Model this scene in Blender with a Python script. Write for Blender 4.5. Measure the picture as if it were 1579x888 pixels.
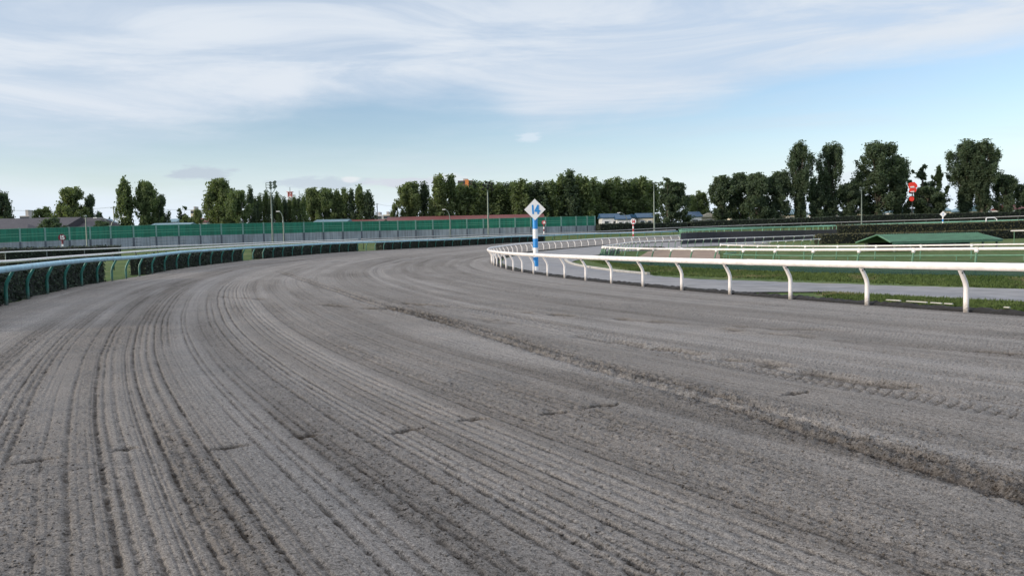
import bpy, math, random
import numpy as np
from mathutils import Vector, Matrix
for o in list(bpy.data.objects): bpy.data.objects.remove(o)
S = bpy.context.scene
COL = S.collection
R_ = math.radians
random.seed(4)

# ------------------------------------------------------------------ camera
F = 1230.0; CX, CY = 789.5, 444.0
PITCH = math.atan(71/F); ROLL = math.atan(0.021)
CAM = Vector((0, 0, 1.7))
fw = Vector((0, math.cos(PITCH), -math.sin(PITCH)))
u0 = Vector((0, math.sin(PITCH), math.cos(PITCH)))
r0 = Vector((1, 0, 0))
rt = r0*math.cos(ROLL) - u0*math.sin(ROLL)
up = u0*math.cos(ROLL) + r0*math.sin(ROLL)
cd = bpy.data.cameras.new('camera'); cam = bpy.data.objects.new('camera', cd); COL.objects.link(cam)
m = Matrix((rt, up, -fw)).transposed().to_4x4(); m.translation = CAM
cam.matrix_world = m
cd.sensor_width = 36; cd.lens = 36*F/1579; cd.clip_start = 0.1; cd.clip_end = 6000
S.camera = cam

# ------------------------------------------------------------------ light
SUN_EL, SUN_AZ = 13.0, -112.0        # azimuth from the view direction (+Y), negative = left
sd = bpy.data.lights.new('sun', 'SUN'); sun = bpy.data.objects.new('sun', sd); COL.objects.link(sun)
sd.energy = 2.3; sd.angle = R_(4.0); sd.color = (1.0, 0.86, 0.68)
sdir = Vector((math.sin(R_(SUN_AZ))*math.cos(R_(SUN_EL)), math.cos(R_(SUN_AZ))*math.cos(R_(SUN_EL)), math.sin(R_(SUN_EL))))
sun.rotation_euler = (-sdir).to_track_quat('-Z', 'Y').to_euler()
sun.location = sdir*50

W = bpy.data.worlds.new('World'); S.world = W; W.use_nodes = True
nt = W.node_tree; nt.nodes.clear()
def N(t, **k):
    n = nt.nodes.new(t)
    for a, b in k.items(): setattr(n, a, b)
    return n
def L(a, b): nt.links.new(a, b)
def mth(op, a, b=None, c=None, clamp=False):
    n = N('ShaderNodeMath', operation=op, use_clamp=clamp)
    for i, v in enumerate((a, b, c)):
        if v is None: continue
        if isinstance(v, (int, float)): n.inputs[i].default_value = v
        else: L(v, n.inputs[i])
    return n.outputs[0]
def mapr(v, a, b, c=0.0, d=1.0, smooth=True):
    n = N('ShaderNodeMapRange'); n.interpolation_type = 'SMOOTHSTEP' if smooth else 'LINEAR'
    L(v, n.inputs[0])
    for i, x in enumerate((a, b, c, d)): n.inputs[i+1].default_value = x
    return n.outputs[0]
def mixc(f, a, b):
    n = N('ShaderNodeMix', data_type='RGBA')
    if isinstance(f, (int, float)): n.inputs[0].default_value = f
    else: L(f, n.inputs[0])
    for i, v in ((6, a), (7, b)):
        if isinstance(v, tuple): n.inputs[i].default_value = (*v, 1)
        else: L(v, n.inputs[i])
    return n.outputs[2]
sky = N('ShaderNodeTexSky', sky_type='NISHITA'); sky.sun_disc = False
sky.sun_elevation = R_(SUN_EL); sky.sun_rotation = R_(SUN_AZ)
sky.altitude = 0; sky.air_density = 1.0; sky.dust_density = 0.6; sky.ozone_density = 1.6
tc = N('ShaderNodeTexCoord'); sep = N('ShaderNodeSeparateXYZ'); L(tc.outputs['Generated'], sep.inputs[0])
X, Y, Z = sep.outputs
az = mth('ARCTAN2', X, Y)                     # radians, 0 = ahead
el = mth('ARCSINE', Z)
comb = N('ShaderNodeCombineXYZ'); L(az, comb.inputs[0]); L(mth('MULTIPLY', el, 3.2), comb.inputs[1])
def noise(scale, detail=6, rough=.55, vec=None, dist=0.0, sx=1.0):
    n = N('ShaderNodeTexNoise'); n.inputs['Scale'].default_value = scale; n.inputs['Detail'].default_value = detail
    n.inputs['Roughness'].default_value = rough; n.inputs['Distortion'].default_value = dist
    mp = N('ShaderNodeMapping'); mp.inputs['Scale'].default_value = (sx, 1, 1)
    L(vec or comb.outputs[0], mp.inputs[0]); L(mp.outputs[0], n.inputs['Vector'])
    return n.outputs['Fac']
# veil of thin high cloud whose lower edge wanders with the azimuth
fc = N('ShaderNodeFloatCurve'); L(mapr(az, -1.2, 1.2, 0, 1, False), fc.inputs['Value'])
cv = fc.mapping.curves[0]
pts = [(-1.2,.085),(-.57,.095),(-.45,.10),(-.33,.125),(-.27,.135),(-.22,.158),(-.06,.165),(.05,.135),(.22,.14),(.33,.165),(.5,.18),(.62,.19),(1.2,.3)]
cv.points[0].location = ((pts[0][0]+1.2)/2.4, pts[0][1]*2); cv.points[1].location = (1, pts[-1][1]*2)
for a, b in pts[1:-1]: cv.points.new((a+1.2)/2.4, b*2)
fc.mapping.update()
edge = mth('MULTIPLY', fc.outputs[0], .5)
n1 = noise(3.2, 8, .58, dist=.4, sx=.8); n2 = noise(9, 8, .6, sx=.45)
n3 = noise(5.0, 9, .62, dist=.8, sx=.5)
hgt = mth('ADD', mth('SUBTRACT', el, edge), mth('MULTIPLY', mth('SUBTRACT', n1, .5), .10))
hgt = mth('ADD', hgt, mth('MULTIPLY', mth('SUBTRACT', n2, .5), .05))
veil = mapr(hgt, -.012, .045)
veil = mth('MULTIPLY', veil, mapr(n3, .34, .60, .66, 1.0)); veil = mth('MAXIMUM', veil, mth('MULTIPLY', mapr(noise(2.2, 8, .6, dist=.6, sx=.6), .44, .68), .50))
veil = mth('MULTIPLY', veil, mapr(el, .25, .34, 1.0, .70)); veil = mth('MAXIMUM', veil, mapr(el, .42, .8, 0, .95))  # last term adds cloud cover above the view, to light the ground
# pale haze and streaks low over the horizon
low = mth('MULTIPLY', mapr(el, .155, .0, 0, .86), mapr(n2, .3, .66, .55, 1.0))
low = mth('ADD', low, mth('MULTIPLY', mapr(el, .09, .01), .60), clamp=True)
skyc = N('ShaderNodeMix', data_type='RGBA', blend_type='MULTIPLY'); skyc.inputs[0].default_value = 1
L(sky.outputs[0], skyc.inputs[6]); skyc.inputs[7].default_value = (1.20, 1.17, 1.26, 1)
base = skyc.outputs[2]
SKYK = 0.10
# cloud colours are divided by the background strength
def cl(r, g, b): return (r/SKYK, g/SKYK, b/SKYK)
c1 = mixc(low, base, cl(.54, .61, .69))
vb = mapr(n3, .35, .68)
vcol = mixc(vb, cl(.41, .47, .55), cl(.49, .53, .58))
vcol = mixc(mapr(el, .45, .9), vcol, cl(.95, .96, 1.0))      # unseen upper sky, brightened to add light on the ground
c2 = mixc(veil, c1, vcol)
# small cumulus
def puff(c_in, px, py, w, h, col, dens=.8, seed=0.0):
    a0 = math.atan((px-790)/F); e0 = math.atan((373-.021*(px-790)-py)/F*math.cos(a0))
    dx = mth('DIVIDE', mth('SUBTRACT', az, a0), w/F); dy = mth('DIVIDE', mth('SUBTRACT', el, e0), h/F)
    d = mth('SQRT', mth('ADD', mth('MULTIPLY', dx, dx), mth('MULTIPLY', dy, dy)))
    nn = noise(38, 5, .6, sx=.7)
    dd = mth('ADD', d, mth('MULTIPLY', mth('SUBTRACT', nn, .5), 1.9))
    return mixc(mth('MULTIPLY', mapr(dd, 1.05, .55), dens), c_in, col)
c3 = puff(c2, 318, 268, 50, 12, cl(.34,.385,.45), .75)
c3 = puff(c3, 500, 283, 75, 10, cl(.36,.41,.475), .7)
c3 = puff(c3, 545, 277, 16, 7, cl(.58,.58,.60), .6)
c3 = puff(c3, 640, 283, 80, 9, cl(.44,.46,.52), .8)
c3 = puff(c3, 700, 275, 36, 7, cl(.52,.54,.58), .6)
c3 = puff(c3, 820, 214, 24, 9, cl(.50,.55,.61), .6)
c3 = puff(c3, 1315, 277, 28, 16, cl(.50,.55,.60), .7)
bg = N('ShaderNodeBackground'); bg.inputs[1].default_value = SKYK; L(c3, bg.inputs[0])
wo = N('ShaderNodeOutputWorld'); L(bg.outputs[0], wo.inputs[0])
S.view_settings.view_transform = 'Standard'; S.view_settings.look = 'None'
S.view_settings.exposure = 0.62; S.view_settings.gamma = 1.0
S.render.engine = 'CYCLES'

# ------------------------------------------------------------------ pixel / world helpers
def ray(px, py): return (fw*F + rt*(px-CX) + up*(CY-py))
def at(px, py, Yd):
    d = ray(px, py); return CAM + d*(Yd/d.y)
def proj(p):
    d = Vector(p)-CAM; z = d.dot(fw)
    return CX + F*d.dot(rt)/z, CY - F*d.dot(up)/z
# the bend: all rails are concentric with this point
C0 = np.array([102.904, 64.321]); RI = 104.477; A0 = 3.61108; SP = 2.525
RO = RI+20.0
def onring(r, a): return C0[0]+r*math.cos(a), C0[1]+r*math.sin(a)
def ang_at_px(r, px):
    k = (px-790)/F
    a, b, c = 1+k*k, -2*(k*C0[0]+C0[1]), C0[0]**2+C0[1]**2-r*r
    y = (-b+math.sqrt(b*b-4*a*c))/(2*a); x = k*y
    return math.atan2(y-C0[1], x-C0[0]) % (2*math.pi), x, y

RAIL1 = [(0,410),(110,399.3),(160,395.9),(280,386.2),(375,380.7),(470,376),(600,371.6),(661,369.6),(754,366),(850,362.5),(1048,356),(1170,351.5),(1292,347.2),(1452,342.4),(1579,338.7)]
RAIL2 = [(0,402),(160,390.8),(238,385),(300,381.5),(370,378),(470,373.5),(600,369.2),(754,363.6),(850,360.3),(1048,354)]
RAIL3 = [(0,388.3),(13,387.4),(160,382.7),(190,381.4),(350,375.6),(470,371.3),(600,366.8),(754,361.4),(860,358.4),(927,356.4),(1050,350.7),(1180,345.9),(1293,342.5),(1478,336.8),(1579,332.8)]
R2 = RO+5.0; R3 = RO+22.0
ctrl = []
for r, lst, hh in ((RO, RAIL1, 1.15), (R2, RAIL2, 1.15), (R3, RAIL3, 1.25)):
    for px, py in lst:
        a, x, y = ang_at_px(r, px)
        ctrl.append((x, y, at(px, py, y).z-hh))
for k, z in ((-40,0),(-25,0),(-10,0),(0,-.03),(4,-.03),(8,0),(12,.03),(17,.08),(25,.27),(33,.55),(38,.70),(42,.9),(53,1.2),(62,1.5),(75,1.9),(86,2.2)):
    x, y = onring(RI, A0-k*SP/RI); ctrl.append((x, y, z))
def kx(px, Yd): return (px-790)/F*Yd
for px, Yd, z in ((1526,30,.03),(1379,33,.03),(1058,44.6,.05),(924,58,.12),(961,85,.3),(1000,100,.42),(1063,110,.48),(1180,125,.6),(1263,130,.7),
                  (1579,48,0),(1380,52,0),(1240,58,.02),(1105,72,.12),(1161,85,.2),(1263,104,.32),(1450,75,.02),(1579,100,.3),(1300,115,.5),(1450,120,.6),(1579,125,.7),
                  (1450,150,1.3),(1290,140,1.15),
                  (0,142,1.3),(250,163,2.0),(400,178,2.4),(560,195,2.9),(720,197,3.0),(915,208,3.3),(1050,222,3.6),(1300,230,4.4),(1579,240,4.9),
                  (0,210,2.6),(400,260,3.5),(790,300,4),(1300,300,5),(1700,300,5.5),(300,360,4),(1100,380,5)):
    ctrl.append((kx(px, Yd), Yd, z))
for p in ((0,0,.1),(-6,8,.12),(4,-6,.05),(-12,0,.15),(-30,30,.4),(-60,60,.6),(-110,50,.6),(-170,0,.5),(-100,-60,.2),(0,-90,0),(150,-80,0),(60,20,.05),(104,60,.4),(180,60,1.2),(260,120,3),(320,0,1.5),(-170,150,1.5),(330,300,6)):
    ctrl.append(p)
ctrl = np.array(ctrl)
def tk(d2): return np.where(d2 > 1e-9, .5*d2*np.log(np.maximum(d2, 1e-9)), 0)
n = len(ctrl); sc_ = 100.0; P = ctrl[:, :2]/sc_
K = tk(((P[:, None]-P[None])**2).sum(-1)) + np.eye(n)*2e-4
A = np.block([[K, np.c_[np.ones(n), P]], [np.c_[np.ones(n), P].T, np.zeros((3, 3))]])
w = np.linalg.solve(A, np.r_[ctrl[:, 2], 0, 0, 0])
GX = np.arange(-200, 361, 2.0); GY = np.arange(-110, 401, 2.0)
gx, gy = np.meshgrid(GX, GY)
q = np.c_[gx.ravel(), gy.ravel()]/sc_
GZ = np.zeros(len(q))
for i in range(n): GZ += w[i]*tk(((q-P[i])**2).sum(1))
GZ += w[n] + q@w[n+1:]
GZ = np.clip(GZ, -.3, 7).reshape(gx.shape)
def gza(x, y):
    fx = np.clip((x-GX[0])/2.0, 0, len(GX)-1.001); fy = np.clip((y-GY[0])/2.0, 0, len(GY)-1.001)
    i = fx.astype(int); j = fy.astype(int); a = fx-i; b = fy-j
    return GZ[j, i]*(1-a)*(1-b)+GZ[j, i+1]*a*(1-b)+GZ[j+1, i]*(1-a)*b+GZ[j+1, i+1]*a*b
def gz(x, y): return float(gza(np.array([x]), np.array([y]))[0])
def on(px, Yd, dz=0.0):
    x = kx(px, Yd)
    for _ in range(3):
        p = Vector((x, Yd, gz(x, Yd)+dz)); x += (px-proj(p)[0])*Yd/F
    return Vector((x, Yd, gz(x, Yd)+dz))
def G(px, py):                                  # where the sight line meets the ground
    d = ray(px, py); d = d/d.y; t0 = 2.0
    for t in np.geomspace(2.5, 300, 900):
        p = CAM+d*float(t)
        if p.z < gz(p.x, p.y): return Vector((p.x, p.y, gz(p.x, p.y)))
    return p

# ------------------------------------------------------------------ materials
def mat(name, col, rough=.8, var=0.0, scale=5.0, bump=0.0, bscale=None, metallic=0.0, col2=None, detail=6, spec=.5):
    M = bpy.data.materials.new(name); M.use_nodes = True
    t = M.node_tree; b = t.nodes['Principled BSDF']
    b.inputs['Roughness'].default_value = rough; b.inputs['Metallic'].default_value = metallic
    b.inputs['Specular IOR Level'].default_value = spec
    b.inputs['Base Color'].default_value = (*col, 1)
    tcn = t.nodes.new('ShaderNodeTexCoord')
    if var or col2:
        nz = t.nodes.new('ShaderNodeTexNoise'); nz.inputs['Scale'].default_value = scale; nz.inputs['Detail'].default_value = detail
        t.links.new(tcn.outputs['Object'], nz.inputs['Vector'])
        cr = t.nodes.new('ShaderNodeValToRGB'); cr.color_ramp.elements[0].position = .32; cr.color_ramp.elements[1].position = .68
        c2 = col2 or tuple(min(1, c*(1+var)) for c in col)
        cr.color_ramp.elements[0].color = (*(tuple(c*(1-var) for c in col) if not col2 else col), 1); cr.color_ramp.elements[1].color = (*c2, 1)
        t.links.new(nz.outputs['Fac'], cr.inputs[0]); t.links.new(cr.outputs[0], b.inputs['Base Color'])
    if bump:
        nb = t.nodes.new('ShaderNodeTexNoise'); nb.inputs['Scale'].default_value = bscale or scale*3; nb.inputs['Detail'].default_value = 5
        t.links.new(tcn.outputs['Object'], nb.inputs['Vector'])
        bp = t.nodes.new('ShaderNodeBump'); bp.inputs['Strength'].default_value = 1; bp.inputs['Distance'].default_value = bump
        t.links.new(nb.outputs['Fac'], bp.inputs['Height']); t.links.new(bp.outputs[0], b.inputs['Normal'])
    return M
M = {}
M['white_rail'] = mat('white_rail_paint', (.80,.77,.77), .38, .05, 1.5)
M['blue_rail'] = mat('pale_blue_rail_paint', (.30,.52,.64), .35, .10, 1.2)
M['grey_rail'] = mat('weathered_grey_rail', (.34,.33,.34), .5, .12, 1.2)
M['mint_rail'] = mat('mint_rail_paint', (.22,.46,.33), .45, .1, 1.0)
M['green_post'] = mat('green_post_paint', (.025,.17,.14), .4, .15, 3)
M['dull_green'] = mat('dull_green_post_paint', (.085,.19,.12), .55, .2, 3)
M['black'] = mat('black_plastic', (.012,.012,.014), .5, .1, 3)
M['asphalt'] = mat('asphalt_path', (.205,.204,.214), .85, .2, 1.2, .006, 40)
M['kerb'] = mat('concrete_kerb', (.42,.41,.39), .85, .15, 3, .003)
M['berm'] = mat('dark_rubber_mat', (.011,.0105,.011), .9, .4, 6, .02, 12)
M['sand'] = mat('brown_sand', (.23,.165,.125), .95, .2, .7, .02, 4)
M['hedge'] = mat('hedge_leaves', (.015,.029,.017), .8, 0, 2.0, col2=(.036,.058,.032))
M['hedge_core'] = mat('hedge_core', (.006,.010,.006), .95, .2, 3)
M['hedge_brown'] = mat('brown_hedge_leaves', (.036,.048,.020), .85, 0, 1.4, col2=(.090,.082,.040))
M['wall_green'] = mat('green_barrier_panel', (.010,.185,.118), .5, .10, .6)
M['wall_green_line'] = mat('barrier_light_strip', (.14,.38,.27), .5, .1, 1)
M['wall_grey'] = mat('grey_barrier_panel', (.30,.34,.39), .8, .12, .5, .01, 3)
M['wall_post'] = mat('barrier_post', (.16,.30,.27), .5, .12, 1)
M['wall_post_low'] = mat('barrier_post_foot', (.085,.10,.13), .6, .12, 1)
M['steel'] = mat('galvanised_steel', (.15,.185,.17), .45, .15, 1.5, metallic=.3)
M['blue'] = mat('marker_blue', (.018,.24,.62), .4, .05, 3)
M['marker_white'] = mat('marker_white', (.74,.75,.77), .4, .05, 3)
M['red'] = mat('marker_red', (.48,.012,.03), .45, .08, 3)
M['maroon'] = mat('marker_dark_red', (.16,.012,.03), .45, .08, 3)
M['signal_red'] = mat('bright_red_vinyl', (.80,.05,.03), .5, .1, 1)
M['faded_red'] = mat('faded_tower_red', (.55,.17,.15), .6, .1, 1)
M['bark'] = mat('bark', (.09,.075,.06), .9, .3, 4, .02, 14)
M['roof_dark'] = mat('dark_roof_tiles', (.045,.042,.052), .7, .2, 1.2, .03, 3)
M['roof_blue'] = mat('blue_metal_roof', (.014,.062,.13), .5, .1, .6)
M['roof_pale'] = mat('pale_blue_metal_roof', (.13,.22,.27), .5, .1, .6)
M['roof_red'] = mat('red_brown_roof', (.13,.035,.035), .6, .15, .6)
M['roof_green'] = mat('green_corrugated_roof', (.060,.165,.110), .6, .08, 2)
M['cream'] = mat('cream_render', (.62,.56,.46), .9, .06, .4)
M['whitewall'] = mat('white_render', (.58,.60,.63), .9, .05, .4)
M['pinkwall'] = mat('pinkish_render', (.50,.36,.33), .9, .06, .4)
M['glass'] = mat('dark_window_glass', (.03,.04,.05), .15, .2, 1)
M['orange'] = mat('orange_facade', (.62,.22,.07), .8, .06, .1)
M['brown'] = mat('brown_facade', (.15,.085,.075), .8, .1, .1)
M['conc'] = mat('concrete_facade', (.38,.36,.35), .9, .1, .1)
M['bench'] = mat('dark_boards', (.03,.032,.038), .8, .2, 3)
def leafmat(name, c1, c2):
    Mx = mat(name, c1, .75, 0, .9, col2=c2, detail=3, spec=.25)
    t = Mx.node_tree; b = t.nodes['Principled BSDF']; out = [n for n in t.nodes if n.type == 'OUTPUT_MATERIAL'][0]
    tr = t.nodes.new('ShaderNodeBsdfTranslucent'); mx = t.nodes.new('ShaderNodeMixShader'); mx.inputs[0].default_value = .30
    tr.inputs[0].default_value = (c2[0]*1.6, c2[1]*1.8, c2[2], 1)
    t.links.new(b.outputs[0], mx.inputs[1]); t.links.new(tr.outputs[0], mx.inputs[2]); t.links.new(mx.outputs[0], out.inputs[0])
    return Mx
M['leaf_dark'] = leafmat('dark_foliage', (.038,.062,.042), (.090,.122,.073))
M['leaf_mid'] = leafmat('mid_foliage', (.056,.086,.040), (.135,.172,.080))
M['leaf_light'] = leafmat('light_foliage', (.068,.098,.044), (.150,.182,.084))
def streaks(M_, amt=.35, sc=(1.2, 1.2, .10), s0=2.5, mud=None):
    t = M_.node_tree; b = t.nodes['Principled BSDF']; tcn = t.nodes.new('ShaderNodeTexCoord'); mp = t.nodes.new('ShaderNodeMapping'); mp.inputs['Scale'].default_value = sc
    nz = t.nodes.new('ShaderNodeTexNoise'); nz.inputs['Scale'].default_value = s0; nz.inputs['Detail'].default_value = 7
    t.links.new(tcn.outputs['Object'], mp.inputs[0]); t.links.new(mp.outputs[0], nz.inputs['Vector'])
    cr = t.nodes.new('ShaderNodeValToRGB'); cr.color_ramp.elements[0].position = .38; cr.color_ramp.elements[1].position = .6
    cr.color_ramp.elements[0].color = (1-amt, 1-amt, 1-amt*1.05, 1); cr.color_ramp.elements[1].color = (1, 1, 1, 1); t.links.new(nz.outputs['Fac'], cr.inputs[0])
    mm = t.nodes.new('ShaderNodeMix'); mm.data_type = 'RGBA'; mm.blend_type = 'MULTIPLY'; mm.inputs[0].default_value = 1
    src = b.inputs['Base Color'].links[0].from_socket; t.links.new(src, mm.inputs[6]); t.links.new(cr.outputs[0], mm.inputs[7]); out = mm.outputs[2]
    if mud:
        sp = t.nodes.new('ShaderNodeSeparateXYZ'); t.links.new(tcn.outputs['Object'], sp.inputs[0])
        n2 = t.nodes.new('ShaderNodeTexNoise'); n2.inputs['Scale'].default_value = 22; t.links.new(tcn.outputs['Object'], n2.inputs['Vector'])
        ad = t.nodes.new('ShaderNodeMath'); ad.operation = 'MULTIPLY_ADD'; t.links.new(n2.outputs['Fac'], ad.inputs[0]); ad.inputs[1].default_value = .5; t.links.new(sp.outputs[2], ad.inputs[2])
        mr = t.nodes.new('ShaderNodeMapRange'); t.links.new(ad.outputs[0], mr.inputs[0]); mr.inputs[1].default_value = .24; mr.inputs[2].default_value = .50; mr.inputs[3].default_value = .85; mr.inputs[4].default_value = 0
        m2 = t.nodes.new('ShaderNodeMix'); m2.data_type = 'RGBA'; t.links.new(mr.outputs[0], m2.inputs[0]); t.links.new(out, m2.inputs[6]); m2.inputs[7].default_value = (*mud, 1); out = m2.outputs[2]
    t.links.new(out, b.inputs['Base Color'])
streaks(M['wall_grey'], .30); streaks(M['wall_green'], .30); streaks(M['white_rail'], .14, (1, 1, 1), 6)
M['white_post'] = mat('white_post_paint', (.80,.77,.77), .42, .05, 1.5); streaks(M['white_post'], .12, (1, 1, .3), 8, (.25,.23,.21))
streaks(M['green_post'], .3, (1, 1, .4), 7, (.16,.15,.14))
streaks(M['roof_green'], .25, (.5, 3, 1), 1.5); streaks(M['blue_rail'], .18, (1, 1, 1), 3)
# net: a real mesh of cords is finer than a pixel here, so the cloth is partly clear
Mn = bpy.data.materials.new('green_windbreak_net'); Mn.use_nodes = True; t = Mn.node_tree
tp = t.nodes.new('ShaderNodeBsdfTransparent'); mx = t.nodes.new('ShaderNodeMixShader'); mx.inputs[0].default_value = .45
b = t.nodes['Principled BSDF']; b.inputs['Base Color'].default_value = (.012,.055,.05,1); b.inputs['Roughness'].default_value = .8
t.links.new(b.outputs[0], mx.inputs[1]); t.links.new(tp.outputs[0], mx.inputs[2]); t.links.new(mx.outputs[0], t.nodes['Material Output'].inputs[0])
M['net'] = Mn
# grass ground
def grassmat():
    Mx = bpy.data.materials.new('mown_grass'); Mx.use_nodes = True; t = Mx.node_tree; b = t.nodes['Principled BSDF']
    b.inputs['Roughness'].default_value = .95; b.inputs['Specular IOR Level'].default_value = .15
    tcn = t.nodes.new('ShaderNodeTexCoord')
    def nz(s, d): 
        n = t.nodes.new('ShaderNodeTexNoise'); n.inputs['Scale'].default_value = s; n.inputs['Detail'].default_value = d
        t.links.new(tcn.outputs['Object'], n.inputs['Vector']); return n
    a = nz(.12, 5); c = nz(3.0, 8)
    r1 = t.nodes.new('ShaderNodeValToRGB'); r1.color_ramp.elements[0].position = .35; r1.color_ramp.elements[1].position = .7
    r1.color_ramp.elements[0].color = (.056,.098,.032,1); r1.color_ramp.elements[1].color = (.100,.142,.052,1)
    r2 = t.nodes.new('ShaderNodeValToRGB'); r2.color_ramp.elements[0].position = .3; r2.color_ramp.elements[1].position = .75
    r2.color_ramp.elements[0].color = (.55,.6,.5,1); r2.color_ramp.elements[1].color = (1.35,1.25,1.2,1)
    t.links.new(a.outputs['Fac'], r1.inputs[0]); t.links.new(c.outputs['Fac'], r2.inputs[0])
    mm = t.nodes.new('ShaderNodeMix'); mm.data_type = 'RGBA'; mm.blend_type = 'MULTIPLY'; mm.inputs[0].default_value = 1
    t.links.new(r1.outputs[0], mm.inputs[6]); t.links.new(r2.outputs[0], mm.inputs[7]); t.links.new(mm.outputs[2], b.inputs['Base Color'])
    wn = nz(.55, 9); wr = t.nodes.new('ShaderNodeMapRange'); t.links.new(wn.outputs['Fac'], wr.inputs[0]); wr.inputs[1].default_value = .57; wr.inputs[2].default_value = .66; wr.inputs[3].default_value = 0; wr.inputs[4].default_value = .75
    m3 = t.nodes.new('ShaderNodeMix'); m3.data_type = 'RGBA'; t.links.new(wr.outputs[0], m3.inputs[0]); t.links.new(mm.outputs[2], m3.inputs[6]); m3.inputs[7].default_value = (.19,.17,.10,1)
    t.links.new(m3.outputs[2], b.inputs['Base Color'])
    bp = t.nodes.new('ShaderNodeBump'); bp.inputs['Distance'].default_value = .06; nb = nz(9, 6)
    t.links.new(nb.outputs['Fac'], bp.inputs['Height']); t.links.new(bp.outputs[0], b.inputs['Normal'])
    return Mx
M['grass'] = grassmat()
# dirt: colour follows the attribute "tone" (dry crust, shade painted into furrows and ruts) plus grain with painted pit shade
def dirtmat():
    Mx = bpy.data.materials.new('harrowed_sand'); Mx.use_nodes = True; t = Mx.node_tree; b = t.nodes['Principled BSDF']
    b.inputs['Roughness'].default_value = .95; b.inputs['Specular IOR Level'].default_value = .12
    at_ = t.nodes.new('ShaderNodeAttribute'); at_.attribute_name = 'tone'
    tcn = t.nodes.new('ShaderNodeTexCoord')
    def nz(sc_, dt, ro):
        n = t.nodes.new('ShaderNodeTexNoise'); n.inputs['Scale'].default_value = sc_; n.inputs['Detail'].default_value = dt; n.inputs['Roughness'].default_value = ro
        t.links.new(tcn.outputs['Object'], n.inputs['Vector']); return n.outputs['Fac']
    def ramp(src, stops):
        cr = t.nodes.new('ShaderNodeValToRGB'); e = cr.color_ramp.elements
        e[0].position, e[-1].position = stops[0][0], stops[-1][0]; e[0].color = (*stops[0][1], 1); e[-1].color = (*stops[-1][1], 1)
        for p_, c_ in stops[1:-1]: x = e.new(p_); x.color = (*c_, 1)
        t.links.new(src, cr.inputs[0]); return cr.outputs[0]
    def mul(a, b_, f=1.0):
        mm = t.nodes.new('ShaderNodeMix'); mm.data_type = 'RGBA'; mm.blend_type = 'MULTIPLY'
        if isinstance(f, float): mm.inputs[0].default_value = f
        else: t.links.new(f, mm.inputs[0])
        t.links.new(a, mm.inputs[6]); t.links.new(b_, mm.inputs[7]); return mm.outputs[2]
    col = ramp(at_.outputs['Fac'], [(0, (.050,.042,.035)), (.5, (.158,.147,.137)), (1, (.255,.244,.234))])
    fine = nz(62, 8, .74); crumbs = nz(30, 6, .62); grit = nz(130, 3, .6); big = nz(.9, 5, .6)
    k1 = ramp(fine, [(.37, (.36,.35,.34)), (.455, (.90,.90,.90)), (.54, (1.04,1.04,1.04)), (.64, (1.24,1.24,1.25))])  # dark stops paint the shade of small pits into the albedo
    k2 = ramp(crumbs, [(.36, (.34,.33,.32)), (.42, (.92,.92,.92)), (.56, (1.04,1.04,1.04)), (.68, (1.18,1.18,1.18))])  # dark stops paint shade between the crumbs
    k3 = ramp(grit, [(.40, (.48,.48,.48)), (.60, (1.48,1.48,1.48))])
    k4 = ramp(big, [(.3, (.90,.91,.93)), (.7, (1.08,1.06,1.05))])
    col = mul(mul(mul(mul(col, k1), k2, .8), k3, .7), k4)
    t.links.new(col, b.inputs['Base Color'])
    bp = t.nodes.new('ShaderNodeBump'); bp.inputs['Distance'].default_value = .010; bp.inputs['Strength'].default_value = 1
    t.links.new(fine, bp.inputs['Height'])
    bp2 = t.nodes.new('ShaderNodeBump'); bp2.inputs['Distance'].default_value = .010; bp2.inputs['Strength'].default_value = 1
    t.links.new(crumbs, bp2.inputs['Height']); t.links.new(bp.outputs[0], bp2.inputs['Normal']); t.links.new(bp2.outputs[0], b.inputs['Normal'])
    return Mx
M['dirt'] = dirtmat()

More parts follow.
